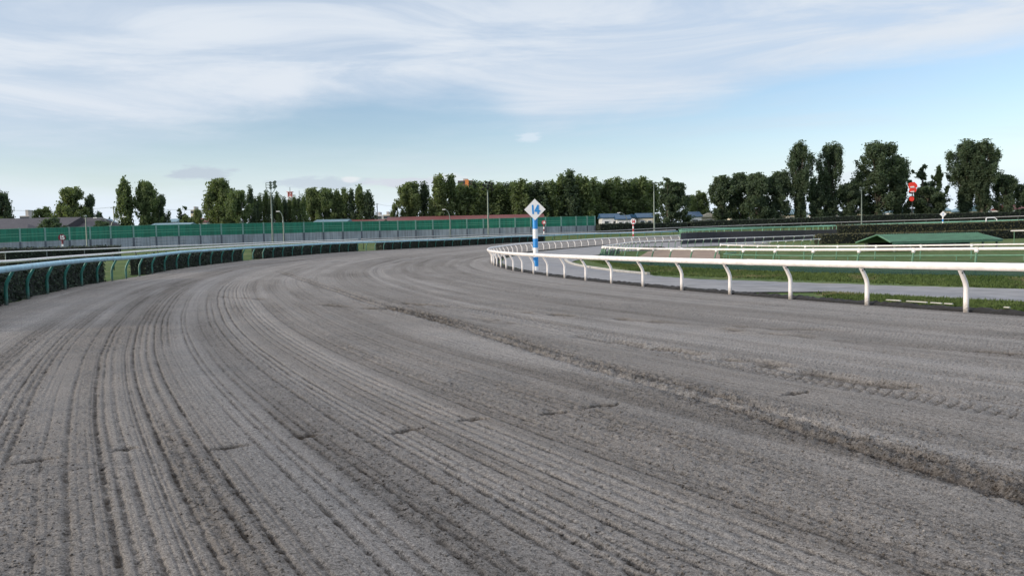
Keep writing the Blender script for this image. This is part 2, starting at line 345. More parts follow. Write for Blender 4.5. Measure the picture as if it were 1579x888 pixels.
# ------------------------------------------------------------------ mesh helpers
class MB:
    def __init__(s): s.v = []; s.f = []; s.mi = []; s.mats = []
    def mid(s, m_):
        if m_ not in s.mats: s.mats.append(m_)
        return s.mats.index(m_)
    def add(s, vs, fs, m_=None):
        o = len(s.v); s.v += [tuple(v) for v in vs]; s.f += [tuple(i+o for i in f) for f in fs]
        s.mi += [s.mid(m_) if m_ else 0]*len(fs)
    def box(s, c, size, rz=0.0, m_=None, top=1.0):
        cs, sn = math.cos(rz), math.sin(rz); vs = []
        for k in (-1, 1):
            q = top if k > 0 else 1.0
            for i, j in ((-1,-1),(1,-1),(1,1),(-1,1)):
                x, y = i*size[0]/2*q, j*size[1]/2*q
                vs.append((c[0]+x*cs-y*sn, c[1]+x*sn+y*cs, c[2]+k*size[2]/2))
        s.add(vs, [(3,2,1,0),(4,5,6,7),(0,1,5,4),(1,2,6,5),(2,3,7,6),(3,0,4,7)], m_)
    def tube(s, path, rad, seg=8, m_=None, sx=1.0):
        path = [Vector(p) for p in path]; n = len(path); vs = []
        whole = (path[-1]-path[0]); steep = whole.length > 1e-6 and abs(whole.normalized().z) > .8
        for i, p in enumerate(path):
            t = (path[min(i+1, n-1)]-path[max(i-1, 0)]).normalized()
            a = Vector((0, 1, 0)) if steep or abs(t.z) > .97 else Vector((0, 0, 1))
            u = t.cross(a).normalized(); v = u.cross(t).normalized()
            r = rad[i] if isinstance(rad, (list, tuple)) else rad
            for k in range(seg):
                th = 2*math.pi*k/seg
                vs.append(p + u*math.cos(th)*r*sx + v*math.sin(th)*r)
        fs = [(i*seg+k, i*seg+(k+1) % seg, (i+1)*seg+(k+1) % seg, (i+1)*seg+k) for i in range(n-1) for k in range(seg)]
        fs.append(tuple(range(seg))[::-1]); fs.append(tuple((n-1)*seg+k for k in range(seg)))
        s.add(vs, fs, m_)
    def prism(s, pts, y0, y1, m_=None):
        """outline in (x, z), extruded along y"""
        n = len(pts)
        vs = [(x, y0, z) for x, z in pts]+[(x, y1, z) for x, z in pts]
        fs = [tuple(range(n)), tuple(range(2*n-1, n-1, -1))]+[(i, i+n, (i+1) % n+n, (i+1) % n) for i in range(n)]
        s.add(vs, fs, m_)
    def mesh(s, name, m_=None):
        me = bpy.data.meshes.new(name); me.from_pydata(s.v, [], s.f)
        for x in (s.mats or [m_]): me.materials.append(M[x] if isinstance(x, str) else x)
        if s.mats: me.polygons.foreach_set('material_index', s.mi)
        me.update(); return me
    def build(s, name, m_=None, parent=None, loc=None, smooth=False):
        me = s.mesh(name, m_)
        if smooth: me.polygons.foreach_set('use_smooth', [True]*len(me.polygons))
        o = bpy.data.objects.new(name, me); COL.objects.link(o)
        if parent: o.parent = parent
        if loc is not None: o.location = loc
        return o
def tag(o, label=None, cat=None, group=None, kind=None):
    if label: o['label'] = label
    if cat: o['category'] = cat
    if group: o['group'] = group
    if kind: o['kind'] = kind
    return o
def thing(name, loc, label, cat, group=None, rz=0.0):
    o = bpy.data.objects.new(name, None); COL.objects.link(o); o.location = loc; o.rotation_euler = (0, 0, rz)
    o.empty_display_size = .3
    return tag(o, label, cat, group)
def link_copy(src, parent, loc, rz=0.0, sc=None):
    c = src.copy(); COL.objects.link(c); c.parent = parent; c.location = loc; c.rotation_euler = (0, 0, rz)
    if sc: c.scale = sc
    return c

# ------------------------------------------------------------------ ground sheet (polar about the bend centre, dips under the dirt)
def grid_mesh(name, Xa, Ya, Za, matl, closed=False):
    nr, nc = Xa.shape
    co = np.stack([Xa, Ya, Za], -1).reshape(-1, 3).astype(np.float32)
    i, j = np.meshgrid(np.arange(nr-1), np.arange(nc-1), indexing='ij')
    a = i*nc+j; f = np.stack([a, a+1, a+nc+1, a+nc], -1).reshape(-1, 4)
    return co, f
def np_mesh(name, co, f, matl):
    me = bpy.data.meshes.new(name); me.vertices.add(len(co)); me.vertices.foreach_set('co', co.ravel())
    me.loops.add(f.size); me.loops.foreach_set('vertex_index', f.ravel().astype(np.int32))
    me.polygons.add(len(f)); me.polygons.foreach_set('loop_start', np.arange(0, f.size, 4, dtype=np.int32))
    me.polygons.foreach_set('use_smooth', np.ones(len(f), bool))
    me.update(calc_edges=True); me.validate()
    me.materials.append(M[matl]); return me
rs = np.r_[np.linspace(.5, 84, 30), np.linspace(86, RI-.6, 22), RI-.3, RI+.1, np.linspace(RI+1, RO-1, 14), RO-.1, RO+.25, np.linspace(RO+1, R3+10, 30), np.geomspace(R3+14, 3500, 36)]
ths = np.linspace(0, 2*math.pi, 721)
rr, tt = np.meshgrid(rs, ths, indexing='ij')
xx = C0[0]+rr*np.cos(tt); yy = C0[1]+rr*np.sin(tt); zz = gza(xx, yy)
zz = np.where(rr > 260, zz + (4.5-zz)*np.clip((rr-260)/300, 0, 1), zz)
zz -= .28*((rr > RI) & (rr < RO))
co, f = grid_mesh('ground', xx, yy, zz, 'grass')
og = bpy.data.objects.new('ground', np_mesh('ground', co, f, 'grass')); COL.objects.link(og); tag(og, kind='structure')

# ------------------------------------------------------------------ dirt track with real furrows
rng = np.random.default_rng(7)
def vnoise2(x, y, seed):
    T = np.random.default_rng(seed).random((256, 256)).astype(np.float32)
    xi = np.floor(x).astype(np.int64); yi = np.floor(y).astype(np.int64); a = (x-xi).astype(np.float32); b = (y-yi).astype(np.float32)
    a = a*a*(3-2*a); b = b*b*(3-2*b); xi &= 255; yi &= 255; x1 = (xi+1) & 255; y1 = (yi+1) & 255
    return (T[yi, xi]*(1-a)+T[yi, x1]*a)*(1-b)+(T[y1, xi]*(1-a)+T[y1, x1]*a)*b
def sstep(v, a, b):
    t = np.clip((v-a)/(b-a), 0, 1); return t*t*(3-2*t)
def polyline_coord(x, y, pts):
    """distance to a polyline and arc length along it"""
    best = np.full(x.shape, 1e9); arc = np.zeros(x.shape); side = np.zeros(x.shape); s0 = 0.0
    for (ax, ay), (bx, by) in zip(pts[:-1], pts[1:]):
        dx, dy = bx-ax, by-ay; l = math.hypot(dx, dy)
        t = np.clip(((x-ax)*dx+(y-ay)*dy)/(l*l), 0, 1)
        ex = x-ax-t*dx; ey = y-ay-t*dy; d = np.hypot(ex, ey)
        m_ = d < best; best = np.where(m_, d, best); arc = np.where(m_, s0+t*l, arc); side = np.where(m_, np.sign(dx*ey-dy*ex), side); s0 += l
    return best, arc, side*best, s0
def smooth_pts(px_pts, n=60):
    g = [G(*p) for p in px_pts]; P_ = np.array([(a.x, a.y) for a in g])
    s = np.r_[0, np.cumsum(np.hypot(*np.diff(P_, axis=0).T))]; u = np.linspace(0, s[-1], n)
    X_ = np.interp(u, s, P_[:, 0]); Y_ = np.interp(u, s, P_[:, 1])
    for _ in range(6):
        X_[1:-1] = (X_[:-2]+X_[1:-1]*2+X_[2:])/4; Y_[1:-1] = (Y_[:-2]+Y_[1:-1]*2+Y_[2:])/4
    return list(zip(X_, Y_))
RUT = smooth_pts([(1700,805),(1579,765),(1430,717),(1300,680),(1180,641),(1060,605),(950,576),(860,550),(780,524),(700,500),(650,486),(600,475)])
RUTB = smooth_pts([(700,500),(650,487),(600,475),(530,452),(470,432),(445,424),(430,418)])
TREAD = smooth_pts([(1700,668),(1579,645),(1400,612),(1250,590),(1100,560),(1000,535),(900,513),(830,497),(780,487),(700,472)])
SCUF = [smooth_pts([(1579,548),(1330,531),(1200,516),(1120,512),(1000,502),(900,502),(732,491),(643,482),(537,475),(421,463),(340,459)], 60),
        smooth_pts([(1579,518),(1420,516),(1330,512),(1150,508),(960,494),(820,484),(643,471),(537,463),(444,456)], 60),
        smooth_pts([(1579,632),(1450,606),(1300,590),(1180,563),(1060,548),(940,528),(860,515),(780,500),(690,486)], 60)]
DENTS = [((22,719),(84,710)),((178,698),(208,694)),((328,697),(380,689)),((450,678),(492,674)),((600,671),(648,663)),((708,652),(748,648)),((834,643),(870,638)),((905,632),(955,625)),((1210,613),(1245,606))]
DENTS = [(G(*a), G(*b)) for a, b in DENTS]
def dirt_height(x, y, fine):
    r = np.hypot(x-C0[0], y-C0[1]); th = np.arctan2(y-C0[1], x-C0[0]) % (2*math.pi); s = th*115.0
    wob = (vnoise2(s/13.0, r/3.0, 11)-.5)*.22 + (vnoise2(s/1.6, r/.5, 12)-.5)*.025
    q = r+wob
    one = np.zeros_like(q)
    g = vnoise2(q/.17, one+3.3, 1)*.55 + vnoise2(q/.09, one+7.7, 2)*.25+ vnoise2(q/.42, one+1.1, 3)*.45
    strength = .25+.95*sstep(vnoise2(q/.8, s/26.0, 4), .25, .75)*(.45+.75*vnoise2(s/1.3, q/.3, 5))
    broad = vnoise2(q/1.3, s/60.0, 6)
    h = (g-.62)*.018*strength
    # tine furrows: one narrow groove per harrow tooth, each with its own depth, breaking up along its length
    def tines(step, wdt, seed, L1, L2):
        rg = np.random.default_rng(seed); jit = (rg.random(512)-.5)*.6; amp = .40+.60*rg.random(512); wd = wdt*(.7+.6*rg.random(512))
        u = (q-RI+3)/step; i0 = np.floor(u).astype(int); out = 0
        for di in (0, 1):
            k = (i0+di) % 512; d_ = (u-k-jit[k])*step
            seg = sstep(vnoise2(s/L1+k*7.3, one+k*1.7, seed+1), .12, .60)*(.45+.75*vnoise2(s/L2, one+k*2.3, seed+2))
            out = np.maximum(out, np.exp(-(d_/wd[k])**2)*amp[k]*seg)
        return out
    zone = .45+.85*sstep(vnoise2(q/1.1, s/45.0, 14), .25, .7)
    sh = tines(.118, .017, 100, 14.0, .22)*zone + .55*tines(.059, .010, 200, 8.0, .15)*(1.25-zone)
    sh += .40*tines(.043, .008, 400, 9.0, .12)*sstep(vnoise2(q/.9, s/35.0, 15), .3, .6)
    sh = sh*(.15+1.5*vnoise2(x/.035, y/.035, 301))
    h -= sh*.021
    cl_ = vnoise2(x/.032, y/.032, 21)*.6+vnoise2(x/.07+9, y/.07, 22)*.4
    rough = .30+1.2*sstep(vnoise2(q/.33, s/5.0, 23), .35, .8)
    h += (cl_-.5)*.015*rough*fine
    tone = .68 + (broad-.5)*.30 + (vnoise2(q/.33, s/30.0, 31)-.5)*.30 + (vnoise2(x/2.7, y/2.7, 32)-.5)*.12 + (g-.6)*.14 - sh*.52 - (rough-.9)*.12 + (cl_-.5)*.24*rough + sstep(x, -3, 9)*.10 + sstep(y, 9, 40)*.10  # furrow and clod terms paint the shade of hollows into the tone
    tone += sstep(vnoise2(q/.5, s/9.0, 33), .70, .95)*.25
    # the deep double rut
    for pts_, w_, dp, ext in ((RUT, .24, .040, 1.0), (RUTB, .22, .040, .8)):
        d, arc, sd_, tot = polyline_coord(x, y, pts_)
        en = vnoise2(arc/.35, one+.5, 41)*.05+vnoise2(arc/.10, sd_/.1, 42)*.03
        fade = sstep(arc, -1, 1.5)*sstep(tot-arc, -.2, 3.0) if pts_ is RUTB else sstep(arc, -1, .1)
        a = np.exp(-((sd_-.19+en)/.065)**2)+.85*np.exp(-((sd_+.16-en)/.055)**2)
        crest = np.exp(-((d-.36-en)/.10)**2)
        amp = np.clip(.35+vnoise2(arc/2.2, one+5.5, 43)*1.0, 0, 1.1)
        h += (-dp*a*amp+.006*crest)*fade + ((vnoise2(x/.035, y/.035, 44)-.5)*.04+(vnoise2(x/.08, y/.08, 46)-.5)*.035)*np.exp(-(d/.28)**4)*fade
        tone -= np.exp(-(d/.30)**4)*(.0+.10*vnoise2(arc/.5, sd_/.15, 45)*amp+.18*vnoise2(x/.045, y/.045, 47)*amp+.26*a*amp)*fade  # rut walls darkened, shade painted into the tone
    # tyre track with lugs
    d, arc, sd_, tot = polyline_coord(x, y, TREAD)
    inb = np.exp(-(d/.22)**8)
    ph = (arc+sd_*.35)/.14; saw = ph-np.floor(ph)
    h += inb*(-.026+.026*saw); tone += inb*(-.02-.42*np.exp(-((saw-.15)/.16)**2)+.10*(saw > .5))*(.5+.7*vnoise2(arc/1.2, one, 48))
    for i, pts_ in enumerate(SCUF):
        d, arc, sd_, tot = polyline_coord(x, y, pts_)
        pat = sstep(vnoise2(arc/(1.4+i*.4), one+i*3+.5, 50+i), .42, .72)*sstep(vnoise2(arc/.35, sd_/.2, 55), .2, .6)
        e = np.exp(-(d/.20)**4)*pat
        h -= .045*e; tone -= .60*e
        h += .018*np.exp(-((d-.28)/.10)**2)*pat
    for a, b_ in DENTS:
        pts_ = [(a.x, a.y), ((a.x+b_.x)/2, (a.y+b_.y)/2+.02), (b_.x, b_.y)]
        near = (np.abs(x-a.x) < 2) & (np.abs(y-a.y) < 2)
        d, arc, sd_, tot = polyline_coord(x[near], y[near], pts_)
        u = arc/tot; wd = .016+.030*np.sin(np.pi*np.clip(u, 0, 1))
        e = np.exp(-((sd_+(vnoise2(arc/.05, arc*0, 61)-.5)*.05)/wd)**2)*(d < .14)
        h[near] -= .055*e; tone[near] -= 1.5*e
    # curved swirls left by the harrow further round the bend
    far = sstep(y, 35, 60)
    q2 = np.hypot(x-(C0[0]-14), y-(C0[1]-6))
    h += far*(vnoise2(q2/.30, s/30.0, 71)-.5)*.06*sstep(vnoise2(x/5, y/9, 72), .45, .8)
    tone += far*(vnoise2(q2/.30, s/30.0, 73)-.5)*.30*sstep(vnoise2(x/5, y/9, 74), .35, .75)
    edge_ = sstep(r, RI-.05, RI+.5)*sstep(RO-r, -.3, .6)
    tone = tone*edge_+.6*(1-edge_)
    h = h*edge_ + .02 - .30*sstep(RI-.02-r, 0, .25) - .30*sstep(r-RO-.1+(vnoise2(s/.6, one, 81)-.5)*.3, 0, .35)
    return h, np.clip(tone, 0, 1)
cols = np.tan(np.linspace(-.80, .80, 1700)); ds = np.geomspace(2.7, 178, 860)
dd, kk = np.meshgrid(ds, cols, indexing='ij')
xa = dd*kk; ya = dd.copy()
rr = np.hypot(xa-C0[0], ya-C0[1])
h, tone = dirt_height(xa, ya, 1.0)
za = gza(xa, ya)+h
co, f = grid_mesh('d', xa, ya, za, None)
mk = ((rr > RI-.5) & (rr < RO+.6)).ravel()
f = f[mk[f].all(1)]
used = np.zeros(len(co), bool); used[f.ravel()] = True; idx = np.cumsum(used)-1
co = co[used]; f = idx[f]; tn = tone.ravel()[used]
# coarse continuation outside the camera's sector, a hand's depth lower
rs2 = np.linspace(RI+.1, RO-.1, 30); th2 = np.linspace(1.0, 5.4, 400); r2_, t2_ = np.meshgrid(rs2, th2, indexing='ij')
x2 = C0[0]+r2_*np.cos(t2_); y2 = C0[1]+r2_*np.sin(t2_); z2 = gza(x2, y2)-.13
co2, f2 = grid_mesh('d2', x2, y2, z2, None)
f = np.r_[f, f2+len(co)]; co = np.r_[co, co2]; tn = np.r_[tn, np.full(len(co2), .55)]
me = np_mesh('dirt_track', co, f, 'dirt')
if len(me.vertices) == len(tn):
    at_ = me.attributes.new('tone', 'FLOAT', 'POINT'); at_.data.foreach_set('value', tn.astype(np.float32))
od = bpy.data.objects.new('dirt_track', me); COL.objects.link(od); tag(od, kind='structure')

rg = np.random.default_rng(77); nC = 40000
dC = 3.2*np.exp(rg.random(nC)**1.15*math.log(22/3.2)); kC = rg.uniform(-.78, .78, nC); xC = dC*kC; yC = dC
i_ = rg.integers(0, len(RUT)-1, 9000); f_ = rg.random(9000); RA = np.array(RUT)
xC[:9000] = RA[i_, 0]*(1-f_)+RA[i_+1, 0]*f_+rg.normal(0, .17, 9000); yC[:9000] = RA[i_, 1]*(1-f_)+RA[i_+1, 1]*f_+rg.normal(0, .17, 9000)
rC = np.hypot(xC-C0[0], yC-C0[1]); sC = (np.arctan2(yC-C0[1], xC-C0[0]) % (2*math.pi))*115.0
keep = (rg.random(nC) < .10+.9*sstep(vnoise2(rC/.33, sC/5.0, 23), .4, .85)) | (np.arange(nC) < 9000)
keep &= (rC > RI+.2) & (rC < RO-.2) & (yC > 2.6); xC, yC = xC[keep], yC[keep]
hC, tC = dirt_height(xC, yC, 1.0); zC = gza(xC, yC)+hC; m_ = len(xC)
sz = .003+.0075*rg.random(m_)**3.2+.003*rg.random(m_)
octa = np.array([(1,0,0),(0,1,0),(-1,0,0),(0,-1,0),(0,0,.8),(0,0,-.8)]); 
V = octa[None]*sz[:, None, None]*rg.uniform(.6, 1.35, (m_, 6, 1)); an = rg.uniform(0, 6.28, m_); ca, sa = np.cos(an)[:, None], np.sin(an)[:, None]
V = np.stack([V[..., 0]*ca-V[..., 1]*sa+xC[:, None], V[..., 0]*sa+V[..., 1]*ca+yC[:, None], V[..., 2]+zC[:, None]+sz[:, None]*.35], -1).reshape(-1, 3)
T8 = np.array([(0,1,4),(1,2,4),(2,3,4),(3,0,4),(1,0,5),(2,1,5),(3,2,5),(0,3,5)]); Fc = (np.arange(m_)[:, None, None]*6+T8[None]).reshape(-1, 3)
me = bpy.data.meshes.new('sand_clods'); me.vertices.add(len(V)); me.vertices.foreach_set('co', V.astype(np.float32).ravel()); me.loops.add(Fc.size); me.loops.foreach_set('vertex_index', Fc.ravel().astype(np.int32))
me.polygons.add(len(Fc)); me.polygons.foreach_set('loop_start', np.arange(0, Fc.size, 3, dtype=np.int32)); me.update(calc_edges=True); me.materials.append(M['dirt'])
at_ = me.attributes.new('tone', 'FLOAT', 'POINT'); at_.data.foreach_set('value', np.repeat(np.clip(tC*.9+rg.normal(.0, .16, m_), 0, 1), 6).astype(np.float32))
oc = bpy.data.objects.new('sand_clods', me); COL.objects.link(oc); tag(oc, 'loose crumbs of sand scattered over the harrowed track', 'sand crumbs', kind='stuff')

# ------------------------------------------------------------------ draped patches (paths, sand)
def ribbon(name, left, right, m_, dz=.03, n=60, k=6):
    def res(P_):
        P_ = np.array([(p[0], p[1]) for p in P_]); s = np.r_[0, np.cumsum(np.hypot(*np.diff(P_, axis=0).T))]
        u = np.linspace(0, s[-1], n); return np.c_[np.interp(u, s, P_[:, 0]), np.interp(u, s, P_[:, 1])]
    l, r = res(left), res(right); mb = MB(); vs = []; rg_ = np.random.default_rng(n); l += rg_.normal(0, .07, l.shape); r += rg_.normal(0, .07, r.shape)
    for i in range(n):
        for j in range(k+1):
            p = l[i]*(1-j/k)+r[i]*j/k; vs.append((p[0], p[1], gz(p[0], p[1])+dz))
    mb.add(vs, [(i*(k+1)+j, i*(k+1)+j+1, (i+1)*(k+1)+j+1, (i+1)*(k+1)+j) for i in range(n-1) for j in range(k)])
    return mb.build(name, m_)
ring = lambda r, a, b, n=50: [onring(r, A0-(a+(b-a)*i/(n-1))*SP/RI) for i in range(n)]
gp = lambda *l: [tuple(G(*p).xy) for p in l]
KERB = [(1000,424.6),(955,420.6),(916,414.8),(894,411.4),(880,407.5),(874,404.2),(872,401.5)]
# path outer edge: along the rail, with the grass wedge at the right
pin = gp((1900,492),(1579,467.8),(1379,459.5),(1270,451.5)) + [onring(RI-.75, A0-k*SP/RI) for k in (3.2,4,6,8,10,12,15,18,22,26,30,36,42,48,54,60)]
pout = gp((1900,455),(1579,447.6),(1379,442.4),(1180,435),(1070,431.4),(1001,425.4),*KERB[1:]) + [tuple(on(*p).xy) for p in ((880,58),(895,66),(915,76),(940,86),(975,96),(1030,104),(1090,112),(1190,122))]
tag(ribbon('service_path', pin, pout, 'asphalt', .035, 420, 8), kind='structure')
# kerb along the grass island
kpts = [G(*p) for p in KERB]; mb = MB(); kp = smooth_pts(KERB, 30)
for (ax, ay), (bx, by) in zip(kp[:-1], kp[1:]):
    a = math.atan2(by-ay, bx-ax); cxm, cym = (ax+bx)/2, (ay+by)/2
    mb.box((cxm, cym, gz(cxm, cym)+.055), (math.hypot(bx-ax, by-ay)+.004, .17, .15), a)
tag(mb.build('path_kerb', 'kerb'), kind='structure')
sand_l = [tuple(on(*p).xy) for p in ((975,62),(1000,60),(1060,58),(1112,56))]; sand_r = [tuple(on(*p).xy) for p in ((1000,88),(1030,98),(1070,100),(1108,94))]
tag(ribbon('sand_patch', sand_l, sand_r, 'sand', .045, 30), kind='structure')
ap = ribbon('concrete_apron', [tuple(on(*p).xy) for p in ((960,90),(1058,93))], [tuple(on(*p).xy) for p in ((988,108),(1046,109))], 'asphalt', .04, 20); tag(ap, kind='structure')
mb = MB(); a_, b_ = on(1058,93), on(1046,109); mb.tube([a_+Vector((0,0,.06)), b_+Vector((0,0,.06))], .07, 6); tag(mb.build('apron_edge_line', 'kerb'), kind='structure')

# dark rubber matting at the rail foot
def berm():
    mb = MB(); n = 1500; prof = ((-.04,-.05),(-.10,.06),(-.22,.11),(-.36,.10),(-.46,.05),(-.52,-.05)); vs = []
    for i in range(n):
        k = -5+66*i/(n-1); a = A0-k*SP/RI
        wob_ = .05*math.sin(k*5.1)+random.uniform(-.02,.02)
        for (o_, hh) in prof:
            x, y = onring(RI+o_+wob_*(.4 if o_ > -.05 else 1)-.03, a); vs.append((x, y, gz(x, y)+hh*random.uniform(.6,1.15)))
    m_ = len(prof)
    mb.add(vs, [(i*m_+j, i*m_+j+1, (i+1)*m_+j+1, (i+1)*m_+j) for i in range(n-1) for j in range(m_-1)])
    return mb.build('rubber_edging', 'berm')
tag(berm(), 'dark crumbly rubber edging running along the foot of the white curved rail', 'edging')
for i, (px, py, w_) in enumerate(((1407,470.6,.40),(1438,473,.55),(1463,475.6,.28),(1480,477,.2),(1565,484,.12))):
    p = G(px, py); mb = MB(); x, y = p.x, p.y
    rr_ = math.hypot(x-C0[0], y-C0[1]); a = math.atan2(y-C0[1], x-C0[0]); x, y = onring(RI-.33, a)
    mb.box((0, 0, 0), (w_, .05, .02), a+math.pi/2, top=.9)
    o = mb.build('white_strip', 'kerb', loc=(x, y, gz(x, y)+.15))
    tag(o, ['short white strip lying on the dark edging, leftmost of the five', 'long white strip on the dark edging before the nearest rail post, longest of the five', 'white strip lying on the dark edging, third of five from the left', 'small white strip on the dark edging just left of the nearest rail post', 'tiny white chip on the dark edging at the right frame edge'][i], 'strip', 'white strips on the rubber edging')

# ------------------------------------------------------------------ running rails
def arc_rail(name, loc_r, k0, k1, step_k, z_fn, rad, m_rail, sx, parent, rr_off, seg=10, part='rail'):
    pts_ = []; n = int((k1-k0)/step_k)+1
    for i in range(n):
        a = A0-(k0+i*step_k)*SP/RI; x, y = onring(loc_r+rr_off, a); pts_.append((x, y, z_fn(x, y)))
    mb = MB(); mb.tube(pts_, rad, seg, sx=sx); return mb.build(part, m_rail, parent, smooth=True)
def smoothz(r, off):                     # rail height follows the ground, evened out along the arc
    def fn(x, y): return gz(x, y)+off
    return fn
def post_mesh(kind, H):
    """post standing at origin; local +x points over the track"""
    mb = MB()
    if kind == 'white':
        mb.tube([(0,0,-.15),(0,0,.30),(0,0,H*.50),(.035,0,H*.60),(.13,0,H*.74),(.24,0,H*.88),(.28,0,H-.10)], [.056,.056,.054,.053,.05,.047,.045], 12, 'white_post')
    elif kind == 'green':
        mb.tube([(0,0,-.15),(0,0,.25),(0,0,H*.42),(.03,0,H*.55),(.11,0,H*.70),(.20,0,H*.84),(.25,0,H-.08)], [.052,.052,.05,.05,.048,.045,.043], 10, 'green_post')
    elif kind == 'curved':
        mb.tube([(0,0,-.1),(0,0,.15),(.015,0,H*.4),(.06,0,H*.62),(.14,0,H*.82),(.20,0,H-.06)], [.045,.045,.043,.042,.04,.038], 8, 'dull_green')
    elif kind == 'straight':
        mb.tube([(0,0,-.1),(0,0,H-.05)], .035, 6, 'dull_green')
    elif kind == 'grey':
        mb.tube([(0,0,-.1),(0,0,H-.05)], .04, 6, 'steel')
    elif kind == 'dark':
        mb.tube([(0,0,-.1),(0,0,H*.75),(.12,0,H-.06)], .04, 6, 'black')
    me = mb.mesh('post'); me.polygons.foreach_set('use_smooth', [True]*len(me.polygons)); return me
def bracket_mesh(kind, H):
    mb = MB()
    if kind == 'cap':
        mb.tube([(.10,0,H-.20),(.17,0,H-.13),(.20,0,H-.02)], [.055,.085,.09], 8, 'white_rail')
    else: mb.box((.17, 0, H-.20), (.08, .09, .09), 0, 'black')
    return mb.mesh('bracket')
PROTO = {}
def put_post(kind, H, parent, p, rz, bracket=None):
    key = (kind, H)
    if key not in PROTO:
        o = bpy.data.objects.new('post', post_mesh(kind, H)); COL.objects.link(o); PROTO[key] = o; o.parent = parent; o.location = p; o.rotation_euler = (0,0,rz)
    else: o = link_copy(PROTO[key], parent, p, rz)
    if bracket:
        kb = (bracket, H, 'b')
        if kb not in PROTO:
            b_ = bpy.data.objects.new('bracket', bracket_mesh(bracket, H)); COL.objects.link(b_); PROTO[kb] = b_; b_.parent = o
        else:
            b_ = PROTO[kb].copy(); COL.objects.link(b_); b_.parent = o
    return o
def rail_posts(parent, r, ks, kind, H, outward, bracket=None):
    for k in ks:
        a = A0-k*SP/RI; x, y = onring(r, a)
        br = bracket(k) if callable(bracket) else bracket
        put_post(kind, H, parent, (x, y, gz(x, y)), a if outward else a+math.pi, br)
# inner white rail
H1 = 1.10
t1 = thing('running_rail', (0,0,0), 'white tubular rail on bent white posts round the inside of the dirt track', 'rail')
arc_rail('rail', RI, -7, 61, .25, smoothz(RI, H1-.09), .085, 'white_rail', .85, t1, .27, 12)
for j in range(-6, 60, 4):                # sleeve joints of the tube
    mb = MB(); pp = []
    for dk_ in (.44, .56):
        x, y = onring(RI+.27, A0-(j+dk_)*SP/RI); pp.append((x, y, gz(x, y)+H1-.09))
    mb.tube(pp, .0885, 12, sx=.86); mb.build('joint_sleeve', 'white_post', t1)
rail_posts(t1, RI, range(-6, 61), 'white', H1, True, lambda k: 'clip' if k < 8 else None)
# outer rail: pale blue tube on green bent posts
t2 = thing('running_rail', (0,0,0), 'pale blue rail on bent green posts along the outer edge of the dirt track', 'rail')
kof = lambda r, px: (A0-ang_at_px(r, px)[0]+(2*math.pi if ang_at_px(r, px)[0] > A0+3 else 0))*RI/SP
kL = kof(RO, 8.4); HB = 1.15
kstep = RI/RO*.985
arc_rail('rail', RO, kL-14, kof(RO, 1048), .25, smoothz(RO, HB-.09), .09, 'blue_rail', .85, t2, -.25, 12)
arc_rail('rail', RO, kof(RO, 1048)+.01, kof(RO, 1700), .25, smoothz(RO, HB-.09), .15, 'mint_rail', .8, t2, -.25, 8)
far0 = kof(RO, 1040)
rail_posts(t2, RO, [kL+i*kstep for i in range(-8, 90)], 'green', HB, False)
# second rail behind the hedges
t3 = thing('running_rail', (0,0,0), 'pale grey-white rail on dark brackets just behind the hedge of the outer dirt rail', 'rail')
k0 = kof(R2, 0)
arc_rail('rail', R2, k0-8, kof(R2, 1048), .25, smoothz(R2, 1.15-.07), .075, 'white_rail', .85, t3, .12, 8)
rail_posts(t3, R2, [k0+i*1.25 for i in range(-5, 70)], 'dark', 1.15, True)
# outermost turf rail
t4 = thing('running_rail', (0,0,0), 'far grey rail on thin posts in front of the green barrier and tree line', 'rail')
k0 = kof(R3, -60)
arc_rail('rail', R3, k0, kof(R3, 560), .3, smoothz(R3, 1.25-.07), .07, 'white_rail', .9, t4, 0, 6)
arc_rail('rail', R3, kof(R3, 560)+.02, kof(R3, 1750), .3, smoothz(R3, 1.25-.07), .11, 'grey_rail', .9, t4, 0, 6)
rail_posts(t4, R3, [k0+i*1.6 for i in range(0, 78)], 'grey', 1.25, True)

